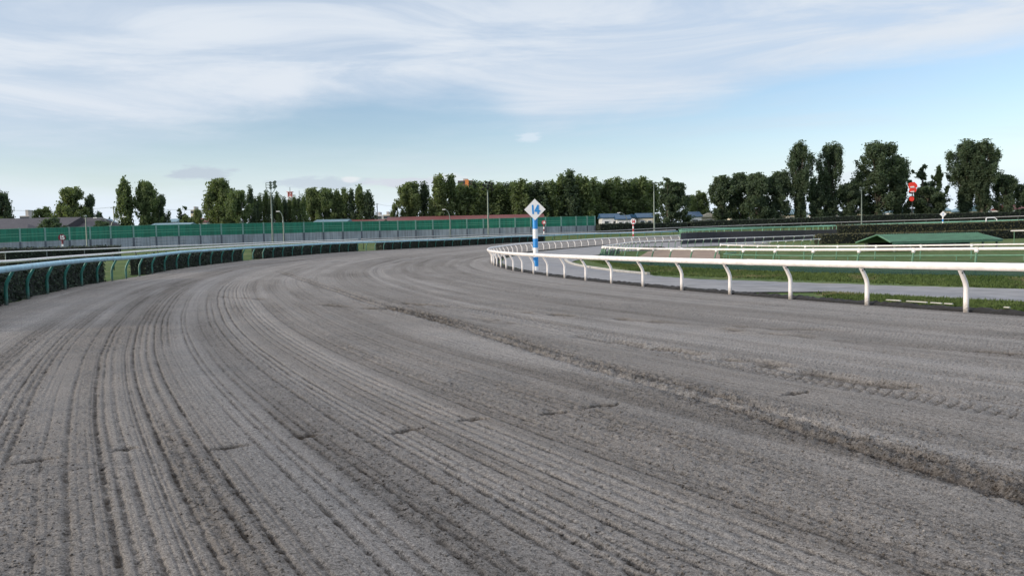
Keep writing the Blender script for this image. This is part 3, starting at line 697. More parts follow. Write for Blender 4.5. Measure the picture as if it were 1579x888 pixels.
# free rails in the infield
def free_rail(label, ctrlp, H, rad, m_rail, kind, step, side, bracket='cap', net=None, start=0):
    t = thing('infield_rail', (0,0,0), label, 'rail')
    P_ = np.array([on(*p).xy for p in ctrlp]); s = np.r_[0, np.cumsum(np.hypot(*np.diff(P_, axis=0).T))]
    n = max(20, int(s[-1]/.6)); u = np.linspace(0, s[-1], n); X_ = np.interp(u, s, P_[:,0]); Y_ = np.interp(u, s, P_[:,1])
    for _ in range(10):
        X_[1:-1] = (X_[:-2]+2*X_[1:-1]+X_[2:])/4; Y_[1:-1] = (Y_[:-2]+2*Y_[1:-1]+Y_[2:])/4
    pts_ = list(zip(X_, Y_)); zs = gza(X_, Y_)+H-.07
    tx = np.gradient(X_); ty = np.gradient(Y_); ln = np.hypot(tx, ty); nx, ny = side*-ty/ln, side*tx/ln
    mb = MB(); mb.tube([(x+a*.2, y+b_*.2, z) for x, y, z, a, b_ in zip(X_, Y_, zs, nx, ny)], rad, 10); mb.build('rail', m_rail, t, smooth=True)
    cum = np.r_[0, np.cumsum(np.hypot(np.diff(X_), np.diff(Y_)))]; d = start
    while d < cum[-1]:
        x = np.interp(d, cum, X_); y = np.interp(d, cum, Y_); a = math.atan2(np.interp(d, cum, ny), np.interp(d, cum, nx))
        put_post(kind, H, t, (x, y, gz(x, y)), a, bracket); d += step
    if net:
        z0, z1, s0, s1 = net; mb = MB(); vs = []; ii = [i for i in range(len(X_)) if s0 <= cum[i] <= s1]
        for i in ii:
            g_ = gz(X_[i], Y_[i])
            for zz_, o_ in ((z0, 0.), (z1, 0.), (z1, .012), (z0, .012)): vs.append((X_[i]-nx[i]*(.06+o_), Y_[i]-ny[i]*(.06+o_), g_+zz_))
        fs = []
        for q_ in range(len(ii)-1):
            b0 = q_*4
            for e in range(4): fs.append((b0+e, b0+(e+1) % 4, b0+4+(e+1) % 4, b0+4+e))
        mb.add(vs, fs); mb.build('net', 'net', t)
    return t
free_rail('white rail on curved green posts looping round the grass island by the path',
          [(1900,25),(1700,27.5),(1526,30),(1430,31.5),(1290,34.5),(1172,38.5),(1112,41.5),(1058,44.6),(1016,47.6),(985,50.5),(962,53),(944,56),(930,60),(925,65),(932,71),(948,78),(975,90),(1000,98),(1063,110),(1120,118),(1180,124),(1263,130)],
          1.10, .062, 'white_rail', 'curved', 2.3, -1, 'cap', (.02,.52, 0, 62), .4)
free_rail('white rail on thin green posts making the narrow loop in front of the green-roofed shed',
          [(1800,43),(1579,48),(1480,50),(1380,52.5),(1300,55.5),(1240,58.5),(1180,62.5),(1141,67),(1112,71),(1104.6,74),(1112,77),(1130,80),(1161,85),(1194,92),(1227,98),(1263,104)],
          .98, .055, 'white_rail', 'curved', 2.9, -1, 'cap', None, .8)
# low green board at the foot of that loop
t = thing('low_rail', (0,0,0), 'low green-grey tube rail near the grass under the narrow white loop', 'rail')
P_ = [on(*p, .30) for p in ((1800,41),(1579,46),(1380,50.5),(1240,54.5),(1165,58),(1125,61),(1116,63.5),(1120,66),(1135,68))]
mb = MB(); mb.tube(P_, .05, 8); mb.build('rail', 'dull_green', t, smooth=True)
for i in range(len(P_)-1):
    for q_ in (.0, .5):
        p = P_[i].lerp(P_[i+1], q_); mb = MB(); mb.tube([(p.x, p.y, gz(p.x, p.y)-.05), (p.x, p.y, p.z)], .035, 6); mb.build('post', 'dull_green', t)
# short white rail at the right edge
t = thing('infield_rail', (0,0,0), 'short white rail end in front of the dark hedge at the right frame edge', 'rail')
a_, b_ = at(1559, 356.2, 92), at(1750, 352, 80); mb = MB(); mb.tube([a_, b_], .075, 10); mb.build('rail', 'white_rail', t, smooth=True)
for q_ in (.03, .3, .6, .9):
    p = a_.lerp(b_, q_); mb = MB(); mb.tube([(p.x, p.y, gz(p.x, p.y)-.05), p], .045, 6); mb.build('post', 'dull_green', t)
# mint-green rail on the dark bank
t = thing('infield_rail', (0,0,0), 'mint green rail with slanting posts above the dark bank in mid distance', 'rail')
tops = [(1050,353.6,122),(1058,353.2,126),(1075,352.6,129),(1100,352.0,131),(1180,350.6,133),(1240,349.6,135),(1290,348.6,136)]
P_ = [at(*p) for p in tops]; mb = MB(); mb.tube(P_, .06, 8); mb.build('rail', 'mint_rail', t, smooth=True)
mb = MB(); mb.tube([p+Vector((.0,1.6,-.04)) for p in P_], .06, 8); mb.build('rail', 'mint_rail', t, smooth=True)
px_posts = [1049,1051,1053.5,1057,1062,1068,1075,1084,1094,1105,1117,1130,1144,1160,1176,1192,1204,1217,1229,1242,1254,1262,1270,1277,1284,1290]
for px in px_posts:
    Yd = np.interp(px, [a[0] for a in tops], [a[2] for a in tops]); yt = np.interp(px, [a[0] for a in tops], [a[1] for a in tops])
    p = at(px, yt, Yd); mb = MB(); mb.tube([(p.x+.05, p.y+.25, p.z-1.3), (p.x, p.y+.12, p.z-.55), p], .045, 6); mb.build('post', 'mint_rail', t)
mb = MB(); vs = []
for p in P_:
    g_ = gz(p.x, p.y)
    for dy, zz_ in ((0, g_-.1), (0, p.z-.62), (.5, p.z-.56), (.5, g_-.1)): vs.append((p.x, p.y-.15+dy, zz_))
nn_ = len(P_); mb.add(vs, [(i*4+e, i*4+(e+1) % 4, (i+1)*4+(e+1) % 4, (i+1)*4+e) for i in range(nn_-1) for e in range(4)]+[(0,1,2,3),((nn_-1)*4+3,(nn_-1)*4+2,(nn_-1)*4+1,(nn_-1)*4)])
mb.build('bank_board', 'bench', t)

# ------------------------------------------------------------------ hedges
def leaf_cloud(mb, pts_, size, m_, rnd, up_bias=.3):
    P_ = np.array(pts_, dtype=float); n = len(P_); rg = np.random.default_rng(rnd.randint(0, 10**6))
    s_ = (size*rg.uniform(.6, 1.3, n))[:, None]
    nn = rg.normal(size=(n, 3)); nn[:, 2] += up_bias; nn /= np.linalg.norm(nn, axis=1)[:, None]
    t_ = rg.normal(size=(n, 3)); a = np.cross(nn, t_); a /= np.linalg.norm(a, axis=1)[:, None]; b_ = np.cross(nn, a)
    V = np.stack([P_-a*s_*.7, P_-b_*s_*.38, P_+a*s_*.7, P_+b_*s_*.38], 1).reshape(-1, 3)
    mb.add(V.tolist(), np.arange(4*n).reshape(-1, 4).tolist(), m_)
def hedge(label, path, width, height, leaf='hedge', dens=38, size=.10, group=None, name='hedge', core=True):
    """path: ground points along the hedge (front face), side: away from camera"""
    rnd = random.Random(hash(label) % 1000 + 5)
    P_ = [Vector((p[0], p[1], 0)) for p in path]
    t = tag(bpy.data.objects.new(name, None), label, 'hedge', group); COL.objects.link(t); t.location = (P_[0].x, P_[0].y, gz(P_[0].x, P_[0].y)); off = t.location.copy()
    mb = MB(); vs = []; n = len(P_)
    nrm = []
    for i in range(n):
        d = (P_[min(i+1, n-1)]-P_[max(i-1, 0)]).normalized(); q_ = Vector((-d.y, d.x, 0))
        if q_.dot(P_[i]-Vector((0,0,0))) < 0: q_ = -q_
        nrm.append(q_)
    hs = [height*(1+.04*math.sin(i*1.7)+rnd.uniform(-.03,.03)) for i in range(n)]
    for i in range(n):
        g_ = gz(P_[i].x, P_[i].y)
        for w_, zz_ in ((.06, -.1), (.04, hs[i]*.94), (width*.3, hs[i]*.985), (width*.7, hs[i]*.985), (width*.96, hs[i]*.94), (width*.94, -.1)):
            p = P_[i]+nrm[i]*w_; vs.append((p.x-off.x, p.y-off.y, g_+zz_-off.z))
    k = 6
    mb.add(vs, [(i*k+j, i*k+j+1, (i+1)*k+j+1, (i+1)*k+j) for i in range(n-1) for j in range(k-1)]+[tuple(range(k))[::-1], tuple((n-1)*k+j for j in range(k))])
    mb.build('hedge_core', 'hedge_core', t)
    pts_ = []
    for i in range(n-1):
        L_ = (P_[i+1]-P_[i]).length; hh = (hs[i]+hs[i+1])/2
        for _ in range(int(L_*(hh+width)*dens)):
            u = rnd.random(); base_ = P_[i].lerp(P_[i+1], u); nn = nrm[i].lerp(nrm[i+1], u); g_ = gz(base_.x, base_.y)
            if rnd.random() < hh/(hh+width): w_, zz_ = rnd.gauss(.0, .03), rnd.uniform(0, hh)
            else: w_, zz_ = rnd.uniform(0, width), hh+rnd.gauss(0, .035)
            p = base_+nn*w_; pts_.append((p.x-off.x, p.y-off.y, g_+zz_-off.z))
    for e, i in ((0, 0), (1, n-1)):
        for _ in range(int(hs[i]*width*dens*1.2)):
            w_ = rnd.uniform(0, width); zz_ = rnd.uniform(0, hs[i]); p = P_[i]+nrm[i]*w_; d = (P_[1]-P_[0]).normalized()*(-.03) if e == 0 else (P_[-1]-P_[-2]).normalized()*.03
            p = p+d; pts_.append((p.x-off.x, p.y-off.y, gz(p.x, p.y)+zz_-off.z))
    mb = MB(); leaf_cloud(mb, pts_, size, leaf, rnd); mb.build('foliage', None, t)
    return t
def ringpath(r, px0, px1, n=24):
    a0, a1 = kof(r, px0), kof(r, px1); return [onring(r, A0-(a0+(a1-a0)*i/(n-1))*SP/RI) for i in range(n)]
g_h = 'clipped dark hedges behind the outer dirt rail'
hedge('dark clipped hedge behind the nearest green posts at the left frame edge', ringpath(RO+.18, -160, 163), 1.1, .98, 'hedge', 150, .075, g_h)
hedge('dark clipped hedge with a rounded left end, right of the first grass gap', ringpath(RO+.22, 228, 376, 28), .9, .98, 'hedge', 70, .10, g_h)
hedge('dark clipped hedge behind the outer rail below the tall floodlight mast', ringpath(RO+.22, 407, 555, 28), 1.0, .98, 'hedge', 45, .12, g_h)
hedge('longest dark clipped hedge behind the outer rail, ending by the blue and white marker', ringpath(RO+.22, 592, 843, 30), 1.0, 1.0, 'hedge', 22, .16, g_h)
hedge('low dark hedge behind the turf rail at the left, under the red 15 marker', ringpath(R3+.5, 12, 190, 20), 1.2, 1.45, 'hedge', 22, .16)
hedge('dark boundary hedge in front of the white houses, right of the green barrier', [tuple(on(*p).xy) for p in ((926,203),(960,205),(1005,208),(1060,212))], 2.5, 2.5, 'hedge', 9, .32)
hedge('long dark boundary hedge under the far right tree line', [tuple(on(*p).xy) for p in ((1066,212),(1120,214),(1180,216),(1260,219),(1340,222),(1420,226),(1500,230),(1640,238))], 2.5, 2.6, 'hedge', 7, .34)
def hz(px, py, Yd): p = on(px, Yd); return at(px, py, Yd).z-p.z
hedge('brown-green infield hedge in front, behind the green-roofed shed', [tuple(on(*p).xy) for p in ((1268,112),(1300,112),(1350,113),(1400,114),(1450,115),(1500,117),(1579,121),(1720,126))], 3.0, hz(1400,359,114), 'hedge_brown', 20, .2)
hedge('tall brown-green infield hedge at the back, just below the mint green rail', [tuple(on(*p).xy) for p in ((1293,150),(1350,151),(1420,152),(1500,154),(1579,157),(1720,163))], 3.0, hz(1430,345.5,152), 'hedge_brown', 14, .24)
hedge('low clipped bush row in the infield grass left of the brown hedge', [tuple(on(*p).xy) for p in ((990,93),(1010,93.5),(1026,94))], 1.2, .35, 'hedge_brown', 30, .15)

# ------------------------------------------------------------------ sound barrier
wt = thing('sound_barrier', (0,0,0), 'long green and grey sound barrier wall with upright posts behind the turf course', 'wall')
dk = ([-120,-60,0,250,340,560,720,850,925], [130,136,142,163,174,189,197,203,208])
tk_ = ([-120,0,100,250,340,440,560,640,720,800,850,915], [359.5,353.2,350.6,346.7,345.0,343.2,341.3,340.0,338.0,335.9,334.7,333.4])
gk_ = ([-120,0,100,250,340,440,560,640,720,850,915], [380.5,374.3,370.5,364.9,362.3,359.6,356.4,354.8,352.9,349.2,347.8])
wx = [-100,-59,-14,29.7,68.6,106,138,169.7,205,240,274.6,308,340.6,374,406,437,468,498,528,557,585,613,640.6,667,694,719.5,745,770,794,818,841,865,888,905,917]
def wallpt(px): 
    Yd = float(np.interp(px, *dk)); tp_ = at(px, float(np.interp(px, *tk_)), Yd); md = at(px, float(np.interp(px, *gk_)), Yd); return Vector((tp_.x, Yd, 0)), tp_.z, md.z, gz(tp_.x, Yd)
for i, px in enumerate(wx):
    p, zt, zm, zg = wallpt(px)
    q_ = wallpt(px+10)[0]; a = math.atan2((q_-p).y, (q_-p).x)
    mb = MB(); mb.box((p.x, p.y, (zt+zm)/2+.03), (.30, .36, zt-zm+.06), a, 'wall_post'); mb.box((p.x, p.y, (zg-.3+zm)/2), (.30, .36, zm-zg+.3), a, 'wall_post_low'); mb.build('post', None, wt)
    if i+1 < len(wx):
        p2, zt2, zm2, zg2 = wallpt(wx[i+1])
        d = (p2-p); L_ = d.length; d = d/L_; a = math.atan2(d.y, d.x); nrm_ = Vector((-d.y, d.x, 0)); s_ = p+d*.15; e_ = p2-d*.15
        def slab(mb, f0, f1, th, m_, zlo, zhi, zlo2, zhi2, offn=0.0):
            A_ = zlo+(zhi-zlo)*f0, zlo+(zhi-zlo)*f1; B_ = zlo2+(zhi2-zlo2)*f0, zlo2+(zhi2-zlo2)*f1; vs = []
            for q2 in (-th/2+offn, th/2+offn):
                vs += [tuple(s_+nrm_*q2+Vector((0,0,A_[0]))), tuple(e_+nrm_*q2+Vector((0,0,B_[0]))), tuple(e_+nrm_*q2+Vector((0,0,B_[1]))), tuple(s_+nrm_*q2+Vector((0,0,A_[1])))]
            mb.add(vs, [(0,1,2,3),(7,6,5,4),(0,4,5,1),(3,2,6,7),(0,3,7,4),(1,5,6,2)], m_)
        mb = MB()
        for j in range(5):
            slab(mb, j/5+.004, (j+1)/5-.022, .16 if j % 2 else .12, 'wall_green', zm, zt, zm2, zt2)
            slab(mb, (j+1)/5-.022, (j+1)/5+.004 if j < 4 else 1.0, .19, 'wall_green_line' if j in (1, 2, 4) else 'wall_green', zm, zt, zm2, zt2)
        mb.build('green_panel', None, wt)
        mb = MB()
        for j in range(4): slab(mb, j/4+.003, (j+1)/4-.003, .14, 'wall_grey', zg-.2, zm, zg2-.2, zm2)
        mb.build('grey_panel', None, wt)

# ------------------------------------------------------------------ markers
def disc(mb, r, y0, y1, z, m_, n=28): mb.prism([(r*math.cos(2*math.pi*i/n), z+r*math.sin(2*math.pi*i/n)) for i in range(n)], y0, y1, m_)
def capsule(mb, p0, p1, w_, y0, y1, m_):
    p0, p1 = Vector(p0), Vector(p1); d = (p1-p0).normalized(); n_ = Vector((-d.y, d.x)); pts_ = []
    for i in range(9): a = math.pi*i/8; pts_.append(p0 + n_*math.cos(a)*w_ - d*math.sin(a)*w_)
    for i in range(9): a = math.pi*i/8; pts_.append(p1 - n_*math.cos(a)*w_ + d*math.sin(a)*w_)
    mb.prism([tuple(p) for p in pts_], y0, y1, m_)
def digits(mb, txt, cx, cz, h, w_, y0, m_):
    """rounded strokes; glyph width about .5h"""
    adv = h*.52; x0 = cx-adv*(len(txt)-1)/2; yy_ = y0
    for ch in txt:
        if ch == '1': st = [((-.02, .5), (.02, -.5))]
        elif ch == '4': st = [((.10, .5), (-.26, -.18)), ((-.26, -.20), (.30, -.20)), ((.10, .5), (.10, -.5))]
        elif ch == '5': st = [((-.18, .48), (.20, .48)), ((-.18, .48), (-.18, .06)), ((-.18, .08), (.10, .08)), ((.10, .08), (.22, -.10)), ((.22, -.10), (.20, -.36)), ((.20, -.36), (.02, -.5)), ((.02, -.5), (-.20, -.42))]
        for a, b_ in st:
            yy_ -= .0022
            capsule(mb, (x0+a[0]*h, cz+a[1]*h), (x0+b_[0]*h, cz+b_[1]*h), w_, yy_, y0+.01, m_)
        x0 += adv*1.06
def marker(name, label, px, Yd, y_base, y_top, half, kind, txt, pr, stripes, board, fg, rim=None, face=None):
    p = on(px, Yd); zb = p.z; H = at(px, y_top, Yd).z-zb
    t = thing(name, p, label, 'marker sign', rz=math.atan2(-p.x, p.y)*.6)
    zc = H-half; z_end = zc-half*.7
    n = len(stripes); tot = sum(s_[1] for s_ in stripes); z = -.1; cur = 0
    mb = MB(); z0 = 0.0
    for c_, fr in stripes:
        z1 = z0+fr/tot*z_end
        mb.tube([(0, 0, z0 if z0 > 0 else -.15), (0, 0, z1)], pr, 16, c_); z0 = z1
    mb.build('pole', None, t)
    mb = MB(); y0 = -pr-.03
    if kind == 'diamond': mb.prism([(0, zc-half), (half, zc), (0, zc+half), (-half, zc)], y0-.03, y0, board)
    else:
        disc(mb, half, y0-.03, y0, zc, rim or board)
        if rim: disc(mb, half*.82, y0-.038, y0-.031, zc, board)
    bo = mb.build('board', None, t)
    mb = MB(); digits(mb, txt, 0, zc, half*.74 if kind == 'diamond' else half*1.05, half*.075 if kind == 'diamond' else half*.13, y0-.042, fg)
    mb.build('number', None, bo)
    return t
marker('distance_marker', 'tall blue and white striped pole with a white diamond board reading 14', 826.5, 45.6, 418, 306.9, .605, 'diamond', '14', .145,
       [('marker_white', .26), ('blue', .55), ('marker_white', .55), ('blue', .54), ('marker_white', .57), ('blue', .70)], 'marker_white', 'blue')
marker('distance_marker', 'red and white striped post with a round white board reading 14 in red', 976.6, 158, 365, 337.2, .55, 'disc', '14', .13,
       [('marker_white', .5), ('red', .5), ('marker_white', .6), ('red', .6), ('marker_white', .6), ('red', .6)], 'marker_white', 'red', rim='marker_white')
marker('distance_marker', 'dark red and white post with a small red board reading 14 before the green barrier', 839, 172, 364, 339.5, .5, 'disc', '14', .13,
       [('marker_white', .5), ('maroon', .5), ('marker_white', .5), ('maroon', .5), ('marker_white', .4), ('maroon', .6)], 'red', 'marker_white', rim='maroon')
marker('distance_marker', 'small red round board reading 15 on a striped post at the far left', 98, 84, 384, 361, .36, 'disc', '15', .09,
       [('marker_white', .5), ('maroon', .5), ('marker_white', .6), ('maroon', .4)], 'maroon', 'marker_white', rim='maroon')
marker('distance_marker', 'far pale blue diamond board on a blue and white post before the right trees', 1453.7, 186, 346, 325.6, .72, 'diamond', '1', .14,
       [('blue', .6), ('marker_white', .8), ('blue', .6), ('marker_white', .7)], 'marker_white', 'blue')
# white gate frame on the rail at the far right
p = on(1529, 188); t = thing('rail_gate', p, 'small pale frame on the far mint rail near the two tall right trees', 'gate')
mb = MB(); zt = at(1530, 335.6, 186).z-p.z; 
mb.tube([(-1.3,0,0),(-1.3,0,zt-.1),(-1.1,0,zt),(.7,0,zt),(1.2,0,zt-.4),(1.2,0,0)], .12, 8); mb.build('frame', 'marker_white', t)

# ------------------------------------------------------------------ masts and lamps
def mast(name, label, px, Yd, y_top, rad, heads, behind=False):
    p = on(px, Yd); H = at(px, y_top, Yd).z-p.z
    t = thing(name, p, label, 'light mast'); mb = MB()
    mb.tube([(0,0,-.2),(0,0,H*.5),(0,0,H*.82)], [rad*1.25, rad, rad*.75], 10); mb.build('pole', 'steel', t)
    if heads == 'heart':
        w_ = 1.0; mb = MB()
        for s_ in (-1, 1): mb.tube([(0,0,H*.80),(s_*.75,0,H*.87),(s_*w_,0,H*.91),(s_*w_,0,H*.985)], .07, 6)
        for zz_ in (.91, .95, .985): mb.tube([(-w_,0,H*zz_),(w_,0,H*zz_)], .06, 6)
        mb.tube([(0,0,H*.8),(0,0,H*.99)], .09, 6)
        mb.build('lamp_frame', 'steel', t)
        for (x_, z_) in ((0,.998),(0,.955),(0,.915),(.72,.997),(.95,1.01),(.85,.965),(1.05,.94),(.7,.925)):
            mb = MB(); mb.tube([(x_,-.05,H*z_-.12),(x_+.08,-.42,H*z_-.2)], [.20,.30], 10); mb.build('floodlight', 'steel', t)
    elif heads == 'cluster':
        mb = MB(); mb.tube([(0,0,H*.80),(0,0,H*.99)], .1, 6)
        for zz_ in (.90, .955): mb.tube([(-1.0,0,H*zz_),(1.0,0,H*zz_)], .07, 6)
        mb.build('lamp_frame', 'steel', t)
        for (x_, z_) in ((-1.0,.955),(-.3,1.0),(.4,.995),(.95,.975),(-.6,.93),(.2,.94),(.8,.915),(-1.1,.88),(1.1,.87),(0,.89)):
            mb = MB(); mb.tube([(x_,-.05,H*z_-.05),(x_+.05,-.4,H*z_-.14)], [.2,.29], 10); mb.build('floodlight', 'black', t)
    else:
        mb = MB(); mb.tube([(0,0,H*.80),(0,0,H*.985)], rad*.7, 8)
        mb.tube([(-.5,0,H*.985),(.5,0,H*.985)], .06, 6); mb.build('lamp_frame', 'steel', t)
        for x_ in (-.4, .4):
            mb = MB(); mb.tube([(x_,0,H-.1),(x_,-.4,H-.2)], [.16,.24], 8); mb.build('floodlight', 'steel', t)
mast('floodlight_mast', 'tall floodlight mast with a heart-shaped frame of lamps before the green barrier', 421, 165, 280.5, .17, 'heart')
mast('floodlight_mast', 'tall mast with a loose cluster of dark floodlights, left of the diamond marker', 753.5, 182, 280.5, .17, 'cluster')
mast('floodlight_mast', 'slim tall mast with a small twin head at the round dark tree', 1009, 196, 281, .16, 'twin')
mast('floodlight_mast', 'slim grey mast in front of the broad tree at the right', 1328.4, 200, 289, .14, 'twin')
def curved_lamp(label, px, Yd, y_top, dx, base_y=None, rad=.10, z0=None):
    p = on(px, Yd); H = at(px, y_top, Yd).z-p.z; t = thing('street_lamp', p, label, 'street lamp'); mb = MB()
    mb.tube([(0,0,-.2),(0,0,H-1.9),(dx*.10,0,H-1.2),(dx*.35,0,H-.45),(dx*.7,0,H-.1),(dx,0,H)], [rad*1.3,rad,rad*.9,rad*.8,rad*.7,rad*.6], 8); mb.build('pole', 'steel', t)
    mb = MB(); mb.box((dx*1.12,-.02,H), (.75,.3,.17), 0); mb.build('lamp_head', 'marker_white', t)
curved_lamp('bent-arm street lamp leaning left, right of the heart-framed floodlight mast', 438, 170, 326, -.9)
curved_lamp('bent-arm street lamp leaning left before the dense trees and barrier', 694.5, 186, 323, -1.2)
curved_lamp('pale bent-arm street lamp behind the hedge by the white houses', 967, 211, 328, -1.9)
curved_lamp('twin-arm street lamp behind the barrier, its left arm', 170.5, 170, 335.5, -2.6)
curved_lamp('street lamp behind the barrier with a long arm reaching right of the utility pole', 173, 172, 335, 2.6)
p = on(135, 135); t = thing('lamp_post', p, 'straight thin lamp post with a small head at the left before the barrier', 'lamp post')
H = at(133, 334, 135).z-p.z; mb = MB(); mb.tube([(0,0,-.2),(0,0,H)], [.14,.09], 8); mb.build('pole', 'steel', t)
mb = MB(); mb.tube([(0,0,H-.15),(0,0,H),(0,0,H+.25)], [.1,.26,.12], 10); mb.build('lamp_head', 'steel', t)
for nm, lb, px, Yd, yt in (('utility_pole', 'thin utility pole behind the barrier between the left trees', 178, 200, 318), ('utility_pole', 'dark utility pole in the gap of sky beside the pale distant blocks', 583, 300, 313.5)):
    p = on(px, Yd); H = at(px, yt, Yd).z-p.z; t = thing(nm, p, lb, 'utility pole')
    mb = MB(); mb.tube([(0,0,-.2),(0,0,H)], [.2,.14], 8); mb.build('pole', 'steel' if px < 300 else 'bench', t)
    mb = MB(); mb.tube([(-.8,0,H-.4),(.8,0,H-.4)], .06, 6); mb.build('crossarm', 'steel', t)
for lb, a_, b_, Yd in (('thin power line from the utility pole to the left tree', (20,324.5), (178,319), 200), ('thin power line running right of the utility pole', (178,319), (375,322), 200), ('short power line right of the dark utility pole', (583,314.5), (612,316), 300)):
    A_, B_ = at(*a_, Yd), at(*b_, Yd); mb = MB(); mb.tube([A_.lerp(B_, i/8)-Vector((0,0,.5*(1-(i/4-1)**2)))  for i in range(9)], .03, 5)
    o = mb.build('power_line', 'steel'); tag(o, lb, 'cable')

# ------------------------------------------------------------------ buildings
def house(name, label, px0, px1, y_eave, y_ridge, Yd, depth, wall_m, roof_m, gable='x', wins=3, cat='house', overhang=.4, rz=None, hip=False, groundz=None):
    a_, b_ = on(px0, Yd), on(px1, Yd); cx_ = (a_.x+b_.x)/2; W_ = (b_-a_).length; g_ = min(a_.z, b_.z)
    ze = at((px0+px1)/2, y_eave, Yd).z-g_; zr = at((px0+px1)/2, y_ridge, Yd+depth/2).z-g_
    t = thing(name, (cx_, Yd+depth/2, g_), label, cat, rz=(rz if rz is not None else 0))
    mb = MB(); mb.box((0,0,ze/2-.15), (W_, depth, ze+.3)); wl = mb.build('wall', wall_m, t)
    w2, d2 = W_/2+overhang, depth/2+overhang; th = .18; mb = MB()
    if hip: r2 = max(w2-d2, w2*.4)
    elif gable == 'x': r2 = w2
    if gable == 'x' or hip:
        for s_ in (0, -th):
            pass
        vs = [(-w2,-d2,ze),(w2,-d2,ze),(w2,d2,ze),(-w2,d2,ze),(-r2,0,zr),(r2,0,zr)]
    else:
        vs = [(-w2,-d2,ze),(w2,-d2,ze),(w2,d2,ze),(-w2,d2,ze),(0,-d2,zr),(0,d2,zr)]
    lo = [(x, y, z-th) for x, y, z in vs[:4]]
    if gable == 'x' or hip:
        fs = [(0,1,5,4),(2,3,4,5),(3,0,4),(1,2,5)]
    else: fs = [(1,2,5,4),(3,0,4,5),(0,1,4),(2,3,5)]
    mb.add(vs+lo, fs+[(6,7,8,9)][:1]+[(0,6,7,1),(1,7,8,2),(2,8,9,3),(3,9,6,0)])
    mb.build('roof', roof_m, t)
    for i in range(wins):
        x_ = -W_/2+W_*(i+.5)/wins; wh = min(1.2, ze*.4); mb = MB()
        mb.box((x_, -depth/2-.03, ze*.62), (min(1.5, W_/wins*.5), .10, wh), 0, 'glass'); f_ = mb.build('window', None, t)
        mb = MB(); ww = min(1.5, W_/wins*.5)
        for s_ in (-1, 1):
            mb.box((x_+s_*(ww/2+.05), -depth/2-.05, ze*.62), (.10,.14,wh+.2)); mb.box((x_, -depth/2-.05, ze*.62+s_*(wh/2+.05)), (ww, .14, .10))
        mb.build('frame', 'marker_white', f_)
    return t
house('long_house', 'long low house with a dark tiled roof behind the barrier at the far left', -60, 98, 353, 337, 172, 14, 'conc', 'roof_dark', 'x', 5)
house('long_house', 'dark hipped tiled roof behind the barrier below the bright round tree', 84, 150, 353, 336, 176, 16, 'conc', 'roof_dark', 'x', 3, hip=True)
house('small_gable_house', 'small dark gabled roof in front of the long tiled roof at far left', 8, 44, 353, 345.5, 162, 5, 'conc', 'roof_dark', 'x', 1, hip=True, overhang=.2)
house('shed', 'shed with pale blue metal roof just above the barrier left of the broad tree', 232, 288, 349, 344, 172, 7, 'whitewall', 'roof_pale', 'x', 2, 'shed')
house('shed', 'shed with pale blue metal roof above the barrier below the middle trees', 486, 534, 342.5, 338.5, 200, 8, 'whitewall', 'roof_pale', 'x', 2, 'shed')
house('long_shed', 'low red-brown roof above the barrier left of the sky gap', 536, 590, 341.5, 338.6, 206, 8, 'conc', 'roof_red', 'x', 2, 'shed')
house('long_shed', 'very long low red-brown roof behind the barrier below the dense trees', 596, 838, 339.5, 332.5, 211, 12, 'conc', 'roof_red', 'x', 8, 'shed')
house('pink_house', 'small pinkish house between the left trees and the broad tree', 258, 272, 342, 337.5, 230, 6, 'pinkwall', 'roof_pale', 'x', 1)
house('pink_house', 'pinkish house with reddish roof at the foot of the broad left tree', 303, 320, 342, 336.5, 225, 6, 'whitewall', 'roof_red', 'x', 2)
house('white_house', 'small white house behind the dark bush and curved street lamp', 147, 160, 342.5, 337.5, 190, 6, 'cream', 'roof_pale', 'y', 0)
house('white_house', 'white house with blue roof and dark windows just right of the barrier', 929, 956, 335.2, 329.5, 217, 9, 'whitewall', 'roof_blue', 'x', 2)
house('white_house', 'white house with a blue roof, lower and behind the red 14 marker', 952, 972, 337.6, 331.8, 214, 6, 'whitewall', 'roof_blue', 'x', 2)
house('cream_house', 'sunlit cream gabled house behind the round 14 marker', 965, 984, 335, 330.8, 219, 7, 'cream', 'roof_blue', 'y', 1)
house('white_house', 'white house with blue roof beside the slim mast', 985, 1008, 335, 328.8, 217, 8, 'cream', 'roof_blue', 'x', 2)
house('white_house', 'white house with blue roof in the gap right of the round dark tree', 1063, 1082, 333.5, 326.5, 240, 9, 'whitewall', 'roof_blue', 'x', 1)
house('cream_house', 'cream house with pale gable in the tree gap', 1082, 1106, 334, 329, 244, 9, 'cream', 'cream', 'y', 1)
hl = ['left end of the dark row', 'middle of the dark row', 'the first tall poplar', 'the second tall poplar', 'the broad tree', 'the red sign', 'the pale diamond marker', 'the two-stemmed tall tree', 'the right frame edge']
for i, (a_, b_, ye, yr, Yd, wm, rm) in enumerate(((1128,1160,331,325,262,'cream','roof_pale'),(1176,1208,330,324,266,'whitewall','roof_dark'),(1214,1240,330,322,262,'cream','roof_pale'),(1262,1292,329,322,268,'whitewall','roof_pale'),
        (1322,1352,328,321,270,'cream','roof_dark'),(1372,1410,327,320,270,'whitewall','roof_pale'),(1432,1466,325,318,272,'cream','roof_pale'),(1488,1524,325,317,274,'cream','roof_pale'),(1556,1600,322,315,272,'whitewall','roof_red'))):
    house('pale_house', 'pale house seen in bits through the trees behind ' + hl[i], a_, b_, ye, yr, Yd, 10, wm, rm, 'y' if i % 2 else 'x', 2)
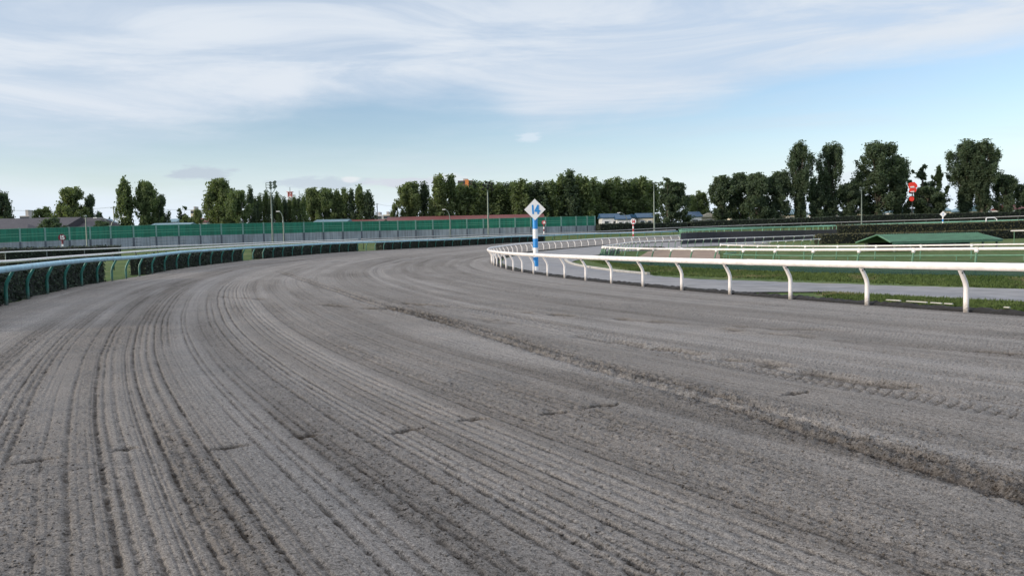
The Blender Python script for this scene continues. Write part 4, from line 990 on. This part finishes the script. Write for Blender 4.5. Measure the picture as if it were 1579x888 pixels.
def block(name, label, px0, px1, y_top, Yd, depth, mats_, floors, cat='building', rot=0.0):
    a_, b_ = on(px0, Yd), on(px1, Yd); W_ = b_.x-a_.x; g_ = 4.0; H = at((px0+px1)/2, y_top, Yd).z-g_
    t = thing(name, ((a_.x+b_.x)/2, Yd+depth/2, g_), label, cat, rz=rot); n = len(mats_); x0 = -W_/2; tot = sum(w_ for _, w_ in mats_)
    for i, (m_, w_) in enumerate(mats_):
        ww = W_*w_/tot; mb = MB(); pr = .6 if m_ == 'orange' else 0
        mb.box((x0+ww/2, -pr/2, H/2+pr/2), (ww, depth+pr, H+pr)); mb.build('wing', m_, t)
        if m_ != 'orange':
            mb = MB()
            for k in range(floors): mb.box((x0+ww/2, -depth/2-.1, H*(k+.6)/floors), (ww*.9, .3, H/floors*.45))
            mb.build('window_band', 'glass', t)
        x0 += ww
    mb = MB(); mb.box((0, 0, H+.9), (W_*.3, depth*.5, 1.8)); mb.build('roof_box', 'conc', t)
    return t
block('apartment_tower', 'distant brown and orange apartment tower rising above the dense trees', 708, 731, 278.5, 620, 16, [('brown', 11), ('orange', 5), ('brown', 6)], 14)
block('apartment_block', 'distant white block with a step beside the broad left tree', 296, 302, 323.5, 420, 10, [('cream', 1)], 6)
block('apartment_block', 'distant pale low block at the left end of the sky gap', 579, 590, 331.5, 460, 12, [('whitewall', 1)], 4)
block('apartment_block', 'distant cream low block at the right end of the sky gap', 592, 603, 331, 450, 12, [('cream', 1)], 4)
block('roof_cabin', 'small pale box above the dark tiled roof at far left', 33, 48, 332.8, 240, 5, [('conc', 1)], 5)
# red and white lattice tower
p = on(450, 420); p.z = 4; t = thing('lattice_tower', p, 'red and white steel lattice tower above the thin poplars', 'tower')
H = at(450, 297, 420).z-4; z = 0; i = 0
while z < H-.01:
    z1 = min(H, z+H/11); w0 = 3.0-1.3*z/H; w1 = 3.0-1.3*z1/H; mb = MB()
    for sx_, sy_ in ((-1,-1),(1,-1),(1,1),(-1,1)): mb.tube([(sx_*w0/2,sy_*w0/2,z),(sx_*w1/2,sy_*w1/2,z1)], .20, 5)
    c4 = [(-1,-1),(1,-1),(1,1),(-1,1)]
    for q_ in range(4):
        a_, b_ = c4[q_], c4[(q_+1) % 4]
        mb.tube([(a_[0]*w0/2,a_[1]*w0/2,z),(b_[0]*w1/2,b_[1]*w1/2,z1)], .14, 5); mb.tube([(b_[0]*w0/2,b_[1]*w0/2,z),(a_[0]*w1/2,a_[1]*w1/2,z1)], .14, 5)
        mb.tube([(a_[0]*w1/2,a_[1]*w1/2,z1),(b_[0]*w1/2,b_[1]*w1/2,z1)], .17, 5)
    mb.build('section', 'faded_red' if i % 2 == 0 else 'marker_white', t); z = z1; i += 1
mb = MB(); mb.box((0,0,H+.25), (3.0,3.0,.25), 0); mb.build('platform', 'faded_red', t)
mb = MB(); mb.tube([(0,0,H+.3),(0,0,H+2.8)], .15, 6); mb.build('antenna', 'steel', t)
p = on(464, 420); p.z = 4; H = at(464, 294, 420).z-4; t = thing('radio_mast', p, 'thin pale radio mast right of the red and white tower', 'mast'); mb = MB(); mb.tube([(0,0,0),(0,0,H)], [.35,.12], 6); mb.build('pole', 'steel', t)
# green roofed shed
pL, pR = on(1364, 74), on(1527, 79)
p = (pL+pR)/2; g_ = min(pL.z, pR.z)-.1; d = pR-pL; L_ = d.length; a = math.atan2(d.y, d.x)
t = thing('open_shed', (p.x, p.y+1.3, g_), 'low open shed with a green corrugated gable roof in the infield', 'shed', rz=a)
ze = at(1450, 371.2, 76).z-g_; zr = at(1450, 359.8, 78).z-g_
mb = MB(); w2, d2 = L_/2+.35, 2.1
vs = [(-w2-.3,-d2,ze),(w2-.1,-d2,ze),(w2-.1,d2,ze),(-w2-.3,d2,ze),(-w2+.25,0,zr),(w2-1.1,0,zr)]
mb.add(vs, [(0,1,5,4),(2,3,4,5),(1,2,5)]); mb.add([(x, y, z-.07) for x, y, z in vs], [(4,5,1,0),(5,4,3,2),(5,2,1)])
for i in range(46):
    x_ = -w2+.0+i*(2*w2-.4)/45
    if x_ < w2-1.0: mb.tube([(x_*1.0,-d2,ze+.02),(x_*.985,0,zr+.02)], .028, 4)
mb.build('roof', 'roof_green', t)
mb = MB(); mb.box((-.2,-d2+.02,ze-.12), (L_+.5,.06,.2)); mb.tube([(-w2-.32,-d2,ze-.03),(-w2+.23,0,zr-.03),(-w2-.32,d2,ze-.03)], .07, 6); mb.build('fascia', 'dull_green', t)
for i in range(8):
    for s_ in (-1, 1):
        mb = MB(); mb.box((-L_/2+.2+i*(L_-.5)/7, s_*1.75, ze/2-.1), (.14,.14,ze)); mb.build('post', 'steel', t)
mb = MB(); mb.box((0,1.5,ze/2-.05), (L_-.4,.08,ze-.05)); mb.build('back_wall', 'bench', t)

# red sign glimpsed between the trees
p = on(1406.5, 233); t = thing('red_sign', p, 'bright red and white mast sign glimpsed between the right trees', 'sign')
zt = at(1405, 282, 233).z-p.z
mb = MB(); mb.tube([(0,0,-.2),(0,0,zt-2)], .16, 8); mb.build('pole', 'bench', t)
def blob(pts_, y0, y1): 
    mb = MB(); mb.prism(pts_, y0, y1); return mb
u_ = 233/F*.95
mb = blob([(x_*u_, zt+(z_)*u_) for x_, z_ in ((-6.5,-1),(-3,0.5),(2,1),(6,-3),(7,-7),(4,-8.5),(6,-11),(4,-15),(-2,-16),(-6.5,-14.5),(-4,-11),(-6.5,-8))], -.5, -.1); mb.build('sign_panel', 'signal_red', t)
mb = MB(); mb.prism([(x_*u_, zt+z_*u_) for x_, z_ in ((-5,-6),(1,-5.5),(2,-8),(-5,-8.2))], -.56, -.51); mb.prism([(x_*u_, zt+z_*u_) for x_, z_ in ((-4.5,-14),(1.5,-13.4),(1.5,-15),(-4.5,-15.4))], -.56, -.51); mb.build('white_bar', 'marker_white', t)
mb = blob([((-2+3.6*math.cos(i*math.pi/8))*u_, zt+(-26+3.9*math.sin(i*math.pi/8))*u_) for i in range(16)], -.5, -.1); mb.build('lower_disc', 'signal_red', t)

# ------------------------------------------------------------------ trees
def crown_points(kind, rnd, n):
    """unit crown: x,y in -1..1, z 0..1; returns leaf points gathered in clumps on up-swept limbs"""
    pts_ = []; limbs = []
    def env(z, a):
        if kind == 'poplar': r = (math.sin(math.pi*min(1, (z*.92+.08)))**.55)*(1-.35*z)*1.12
        elif kind == 'tall': r = (.45+.75*math.sin(math.pi*max(0,(z-.25)/.78))**.8) if z > .25 else .45+.3*z
        elif kind == 'round': r = math.sqrt(max(0, 1-((z-.46)/.56)**2))
        elif kind == 'wide': r = math.sqrt(max(0, 1-((z-.40)/.62)**2))*1.03
        elif kind == 'cone': r = (1-z)*.95+.08
        elif kind == 'sparse': r = .5+.5*math.sin(z*7+a*2)
        else: r = 1
        if kind == 'tall': r *= (1 if z < .95 else .7)
        return max(.05, r)
    nc = {'poplar': 70, 'tall': 170, 'round': 90, 'wide': 150, 'cone': 60, 'sparse': 36}[kind]
    ph = [rnd.uniform(0, 6.28) for _ in range(4)]
    for i in range(nc):
        z = rnd.random()**.85; a = rnd.uniform(0, 6.28)
        kl = .5 if kind in ('tall', 'wide') else 1; lump = 1+kl*.16*math.sin(3*a+ph[0]+5*z)+kl*.12*math.sin(5*a+ph[1]-9*z)+kl*.10*math.sin(2*a+ph[2]+14*z)
        r = env(z, a)*lump*(rnd.random()**(.42 if i % 3 else 1.1))*.90
        limbs.append((r*math.cos(a), r*math.sin(a), z))
    if kind in ('poplar', 'tall', 'round', 'wide'):
        for i in range(9):                       # loose leading shoots that break the outline
            a = rnd.uniform(0, 6.28); r = rnd.uniform(0, .55); limbs.append((r*math.cos(a), r*math.sin(a), rnd.uniform(.86, .96)))
    per = n//len(limbs)
    for (x, y, z) in limbs:
        s = rnd.uniform(.55, 1.25)
        sz = {'poplar': (.22, .13), 'tall': (.16, .075), 'round': (.17, .085), 'wide': (.14, .070), 'cone': (.17, .05), 'sparse': (.16, .05)}[kind]
        for _ in range(int(per*s*s)):
            u = max(-1, min(1, rnd.gauss(0, .5))); ex = rnd.gauss(0, sz[0]*.55*s); ey = rnd.gauss(0, sz[0]*.55*s)
            pts_.append((x*(1+.10*u)+ex, y*(1+.10*u)+ey, z+u*sz[1]*s*1.1))
    return pts_, limbs
TP = {}
def tree_proto(kind, leaf, var, H, Rw, n, size, gap=.12):
    rnd = random.Random(var*31+len(kind)); pts_, limbs = crown_points(kind, rnd, n)
    z0 = H*gap; Hc = H-z0
    mb = MB(); leaf_cloud(mb, [(x*Rw, y*Rw, z0+max(-.03, z)*Hc) for x, y, z in pts_], size, leaf, rnd, .2); crown = mb.mesh('crown')
    mb = MB(); tr = .02*H+.05
    mb.tube([(0,0,-.6),(0,0,z0),(.1*Rw,.0,z0+Hc*.35),(0,.05*Rw,z0+Hc*.8)], [tr*1.2, tr, tr*.7, tr*.2], 8)
    for (x, y, z) in limbs[::3]:
        zb = z0+Hc*max(0, z*.72-.15); mb.tube([(0,0,zb),(x*Rw*.5,y*Rw*.5,zb+(z0+z*Hc-zb)*.45),(x*Rw*.95,y*Rw*.95,z0+z*Hc)], [tr*.35,tr*.2,tr*.08], 4)
    trunk = mb.mesh('trunk')
    trunk.materials.clear(); trunk.materials.append(M['bark'])
    return crown, trunk
def tree(label, kind, leaf, px, Yd, y_top, wpx, group=None, name=None, var=None, base_gap=.12, dens=1.0):
    """a tree whose real height and width follow from its distance"""
    p = on(px, Yd); H = at(px, y_top, Yd).z-p.z; Rw = wpx/2*Yd/F
    var = random.randint(0, 2) if var is None else var
    key = (kind, leaf, var, dens, base_gap)
    nm = name or {'poplar': 'poplar_tree', 'tall': 'poplar_tree', 'round': 'broadleaf_tree', 'wide': 'broadleaf_tree', 'cone': 'conifer_tree', 'sparse': 'sparse_tree'}[kind]
    if key not in TP:
        n = int({'poplar': 7000, 'tall': 24000, 'round': 15000, 'wide': 34000, 'cone': 2600, 'sparse': 1800}[kind]*dens)
        ref = {'poplar': (11, 2.2, .36), 'tall': (24, 3.8, .38), 'round': (11, 4.2, .38), 'wide': (22, 7.0, .42), 'cone': (9, 2.0, .3), 'sparse': (8, 2.2, .34)}[kind]
        TP[key] = (tree_proto(kind, leaf, var, ref[0], ref[1], n, ref[2], base_gap), ref)
    (crown, trunk), ref = TP[key]
    t = thing(nm, p, label, 'tree', group, rz=random.uniform(0, 6.28))
    kx_ = 1.15 if kind == 'poplar' else .96; sc = (Rw/ref[1]*kx_, Rw/ref[1]*kx_, H/ref[0]*.985)
    for me_, pn in ((trunk, 'trunk'), (crown, 'crown')):
        o = bpy.data.objects.new(pn, me_); COL.objects.link(o); o.parent = t; o.scale = sc
    return t
T = tree
ORD = ['first','second','third','fourth','fifth','sixth','seventh','eighth','ninth','tenth','eleventh','twelfth','thirteenth','fourteenth','fifteenth','sixteenth','seventeenth','eighteenth','nineteenth','twentieth','twenty-first','twenty-second','twenty-third','twenty-fourth','twenty-fifth','twenty-sixth']
T('dark tall tree cut by the left frame edge above the tiled roof', 'round', 'leaf_dark', 3, 195, 297, 46, base_gap=.1)
T('low spreading light green tree left of the bright round tree', 'round', 'leaf_light', 70, 200, 322, 44, base_gap=.05)
T('bright round leafy tree above the dark hipped roof', 'round', 'leaf_light', 113, 188, 293.5, 56, base_gap=.05, dens=1.4)
T('dark sparse tree joined to the right of the bright round tree', 'round', 'leaf_dark', 142, 192, 304, 26, base_gap=.05)
T('dark low tree behind the curved street lamp', 'cone', 'leaf_dark', 157, 200, 328, 22, name='conifer_tree')
T('small dark pointed conifer beside the utility pole', 'cone', 'leaf_dark', 171, 205, 334, 10)
T('narrow poplar standing left of a leafy tree, right of the utility pole', 'poplar', 'leaf_mid', 195, 186, 282.5, 26, base_gap=.03, dens=1.5)
T('leafy tree touching the narrow left poplar', 'round', 'leaf_mid', 229, 188, 286, 44, base_gap=.03, dens=1.4)
T('darker lobe-shaped tree at the right of the leafy left pair', 'round', 'leaf_dark', 250, 192, 304, 30, base_gap=.03)
T('small dark wispy tree in the open gap of the left sky', 'sparse', 'leaf_dark', 282, 200, 317.5, 24, base_gap=.25)
T('low olive bush tree beside the distant white block', 'round', 'leaf_light', 306, 215, 325, 22, base_gap=.03)
T('low green shrub tree behind the pink house', 'round', 'leaf_mid', 290, 185, 334, 26, base_gap=.02)
T('broad light tree, tallest of the clump left of the floodlight mast', 'round', 'leaf_light', 343, 186, 280, 56, base_gap=.02, dens=1.5)
T('rounded green tree in front of the broad light tree', 'round', 'leaf_mid', 368, 180, 297, 48, base_gap=.02, dens=1.3)
T('dark pointed poplar right of the rounded green tree', 'poplar', 'leaf_dark', 389, 184, 295, 15, base_gap=.02)
for i, (px, yt, w_) in enumerate(((396,311,11),(403,306,11),(412,301,11),(421,306,11),(429,303,9),(434,309,10),(441,310,10),(449,313,12),(456,309,10),(463,311,11),(470,307,12))):
    T(f'thin ragged poplar, {ORD[i]} from left in the row by the heart-framed mast', 'poplar', 'leaf_dark' if i % 3 == 0 else 'leaf_mid', px, 186+(i*7 % 5), yt, w_+3, 'thin poplars by the floodlight mast', base_gap=.02)
for lb, px, yt, w_, lf, kd in (('light round tree at the left of the middle clump', 486, 296, 40, 'leaf_light', 'round'), ('rounded green tree in the centre of the middle clump', 505, 293.5, 40, 'leaf_mid', 'round'), ('slim pale poplar in the middle clump', 521, 299, 20, 'leaf_light', 'poplar'),
                           ('slim poplar right of the pale poplar in the middle clump', 533, 299, 20, 'leaf_mid', 'poplar'), ('dark slim poplar in the middle clump', 544, 300, 16, 'leaf_dark', 'poplar'), ('tallest poplar of the middle clump', 557, 291.5, 22, 'leaf_mid', 'poplar'), ('dark poplar at the right end of the middle clump beside the sky gap', 569, 300, 22, 'leaf_dark', 'poplar')):
    T(lb, kd, lf, px, 214, yt, w_, 'middle clump of trees', base_gap=.02, dens=1.3)
T('tiny leafy bush at the left foot of the dense row', 'round', 'leaf_light', 610, 226, 316, 16, base_gap=.02)
T('light leafy tree at the left end of the dense row', 'round', 'leaf_light', 633, 224, 285.5, 48, base_gap=.02, dens=1.5)
T('dark slim poplar next to the left end of the dense row', 'poplar', 'leaf_dark', 657, 226, 288, 20, base_gap=.02)
T('tallest light poplar below left of the apartment tower', 'poplar', 'leaf_light', 679, 222, 278.5, 34, base_gap=.02, dens=1.5)
row = [(697,281),(710,289),(722,292),(734,286),(745,289),(757,287),(770,289),(782,287),(794,289),(806,287),(819,290),(831,289),(843,287),(853,284),(868,276),(880,274),(892,277),(904,280),(915,283),(927,287),(940,286),(952,284),(965,283),(978,285),(991,283),(1004,285)]
for i, (px, yt) in enumerate(row):
    T(f'{ORD[i]} poplar from the left in the dense row right of the tallest light poplar', 'poplar', ('leaf_mid', 'leaf_dark', 'leaf_mid', 'leaf_mid')[i*7 % 4], px, (224 if px < 905 else 238)+(i*5 % 9), yt-1+(i*5 % 3), 30+(i*3 % 7), 'poplars of the dense row', base_gap=.02, dens=1.3)
T('round dark tree beside the slim mast', 'round', 'leaf_dark', 1037, 218, 287, 60, base_gap=.03, dens=1.8)
T('dark tree with fanned top branches at the slim mast', 'sparse', 'leaf_dark', 1030, 216, 273.5, 36, base_gap=.25)
T('light rounded tree in the dip right of the round dark tree', 'round', 'leaf_light', 1080, 250, 297, 34, base_gap=.05)
T('pale low tree behind the dark row in the dip', 'round', 'leaf_light', 1066, 255, 303, 20, base_gap=.05)
for lb, kd, px, yt, w_, g in (('left tree of the dark spreading row', 'round', 1114, 274, 50, .2), ('second tree of the dark spreading row', 'round', 1142, 272, 46, .2), ('third tree of the dark spreading row', 'round', 1170, 272, 48, .2), ('fourth tree of the dark spreading row, beside the first tall poplar', 'round', 1198, 271, 46, .1),
                              ('first tall poplar above the dark row', 'tall', 1233, 224, 42, .06), ('dark sparse tree between the two tall poplars', 'sparse', 1257, 268, 34, .05), ('second tall poplar above the dark row', 'tall', 1281, 226.5, 40, .06),
                              ('low dark tree left of the second tall poplar', 'round', 1262, 285, 34, .2), ('low dark tree behind the slim grey mast', 'round', 1308, 285, 40, .2), ('broad massive dark tree at the right', 'wide', 1353, 223.5, 88, .14), ('dark shoulder tree right of the broad tree', 'round', 1384, 247, 42, .08),
                              ('thin feathery tree right of the red sign', 'sparse', 1421, 255, 44, .08), ('light feathery tree left of the two-stemmed tall tree', 'sparse', 1447, 256, 34, .05), ('low dark filler tree under the feathery trees', 'round', 1432, 290, 56, .22),
                              ('left stem of the two-stemmed tall dark tree', 'tall', 1490, 220, 52, .14), ('right stem of the two-stemmed tall dark tree', 'tall', 1514, 221, 50, .14), ('dark loose tree right of the two-stemmed tall tree', 'round', 1550, 274, 46, .2), ('rounded tree cut by the right frame edge', 'round', 1585, 285, 44, .08)):
    T(lb, kd, 'leaf_dark' if 'light' not in lb else 'leaf_mid', px, 236+(px % 9), yt, w_, base_gap=g, dens=1.3 if kd != 'sparse' else 2.2)
for i, (lb, a_, yt, w_, Yd) in enumerate((('domed dark bush in front of the dark tiled roofs at far left', 83, 337.5, 42, 160), ('low domed dark bush before the barrier end of the tiled roofs', 158, 342, 34, 164))):
    T(lb, 'round', 'leaf_dark', a_, Yd, yt, w_, name='bush', base_gap=.02, dens=1.6)

# grass tufts on the island and the near verge
rnd = random.Random(9); mb = MB(); vs = []; fs = []
def tuft(x, y, s):
    g_ = gz(x, y)
    for _ in range(3):
        a = rnd.uniform(0, 6.28); h_ = s*rnd.uniform(.5, 1.2); dx, dy = math.cos(a)*.02, math.sin(a)*.02; lx, ly = rnd.gauss(0, .03), rnd.gauss(0, .03); o = len(vs)
        vs.extend([(x-dx, y-dy, g_-.01), (x+dx, y+dy, g_-.01), (x+lx, y+ly, g_+h_)]); fs.append((o, o+1, o+2))
zones = [((1001,424),(1579,446),(1579,428),(900,401)), ((1270,452.5),(1579,469),(1579,484),(1300,468))]
for z_, cnt in ((0, 16000), (1, 9000)):
    A_, B_, C_, D_ = [G(*q_) for q_ in zones[z_]]
    for _ in range(cnt):
        u, v = rnd.random(), rnd.random()
        p = (A_*(1-u)+B_*u)*(1-v)+(D_*(1-u)+C_*u)*v
        if math.hypot(p.x-C0[0], p.y-C0[1]) < RI-.8: tuft(p.x+rnd.gauss(0,.12), p.y+rnd.gauss(0,.12), .06+.05*rnd.random())
mb.add(vs, fs, 'grass'); tag(mb.build('grass_tufts'), 'rough green grass blades on the island and verge', 'grass', kind='stuff')
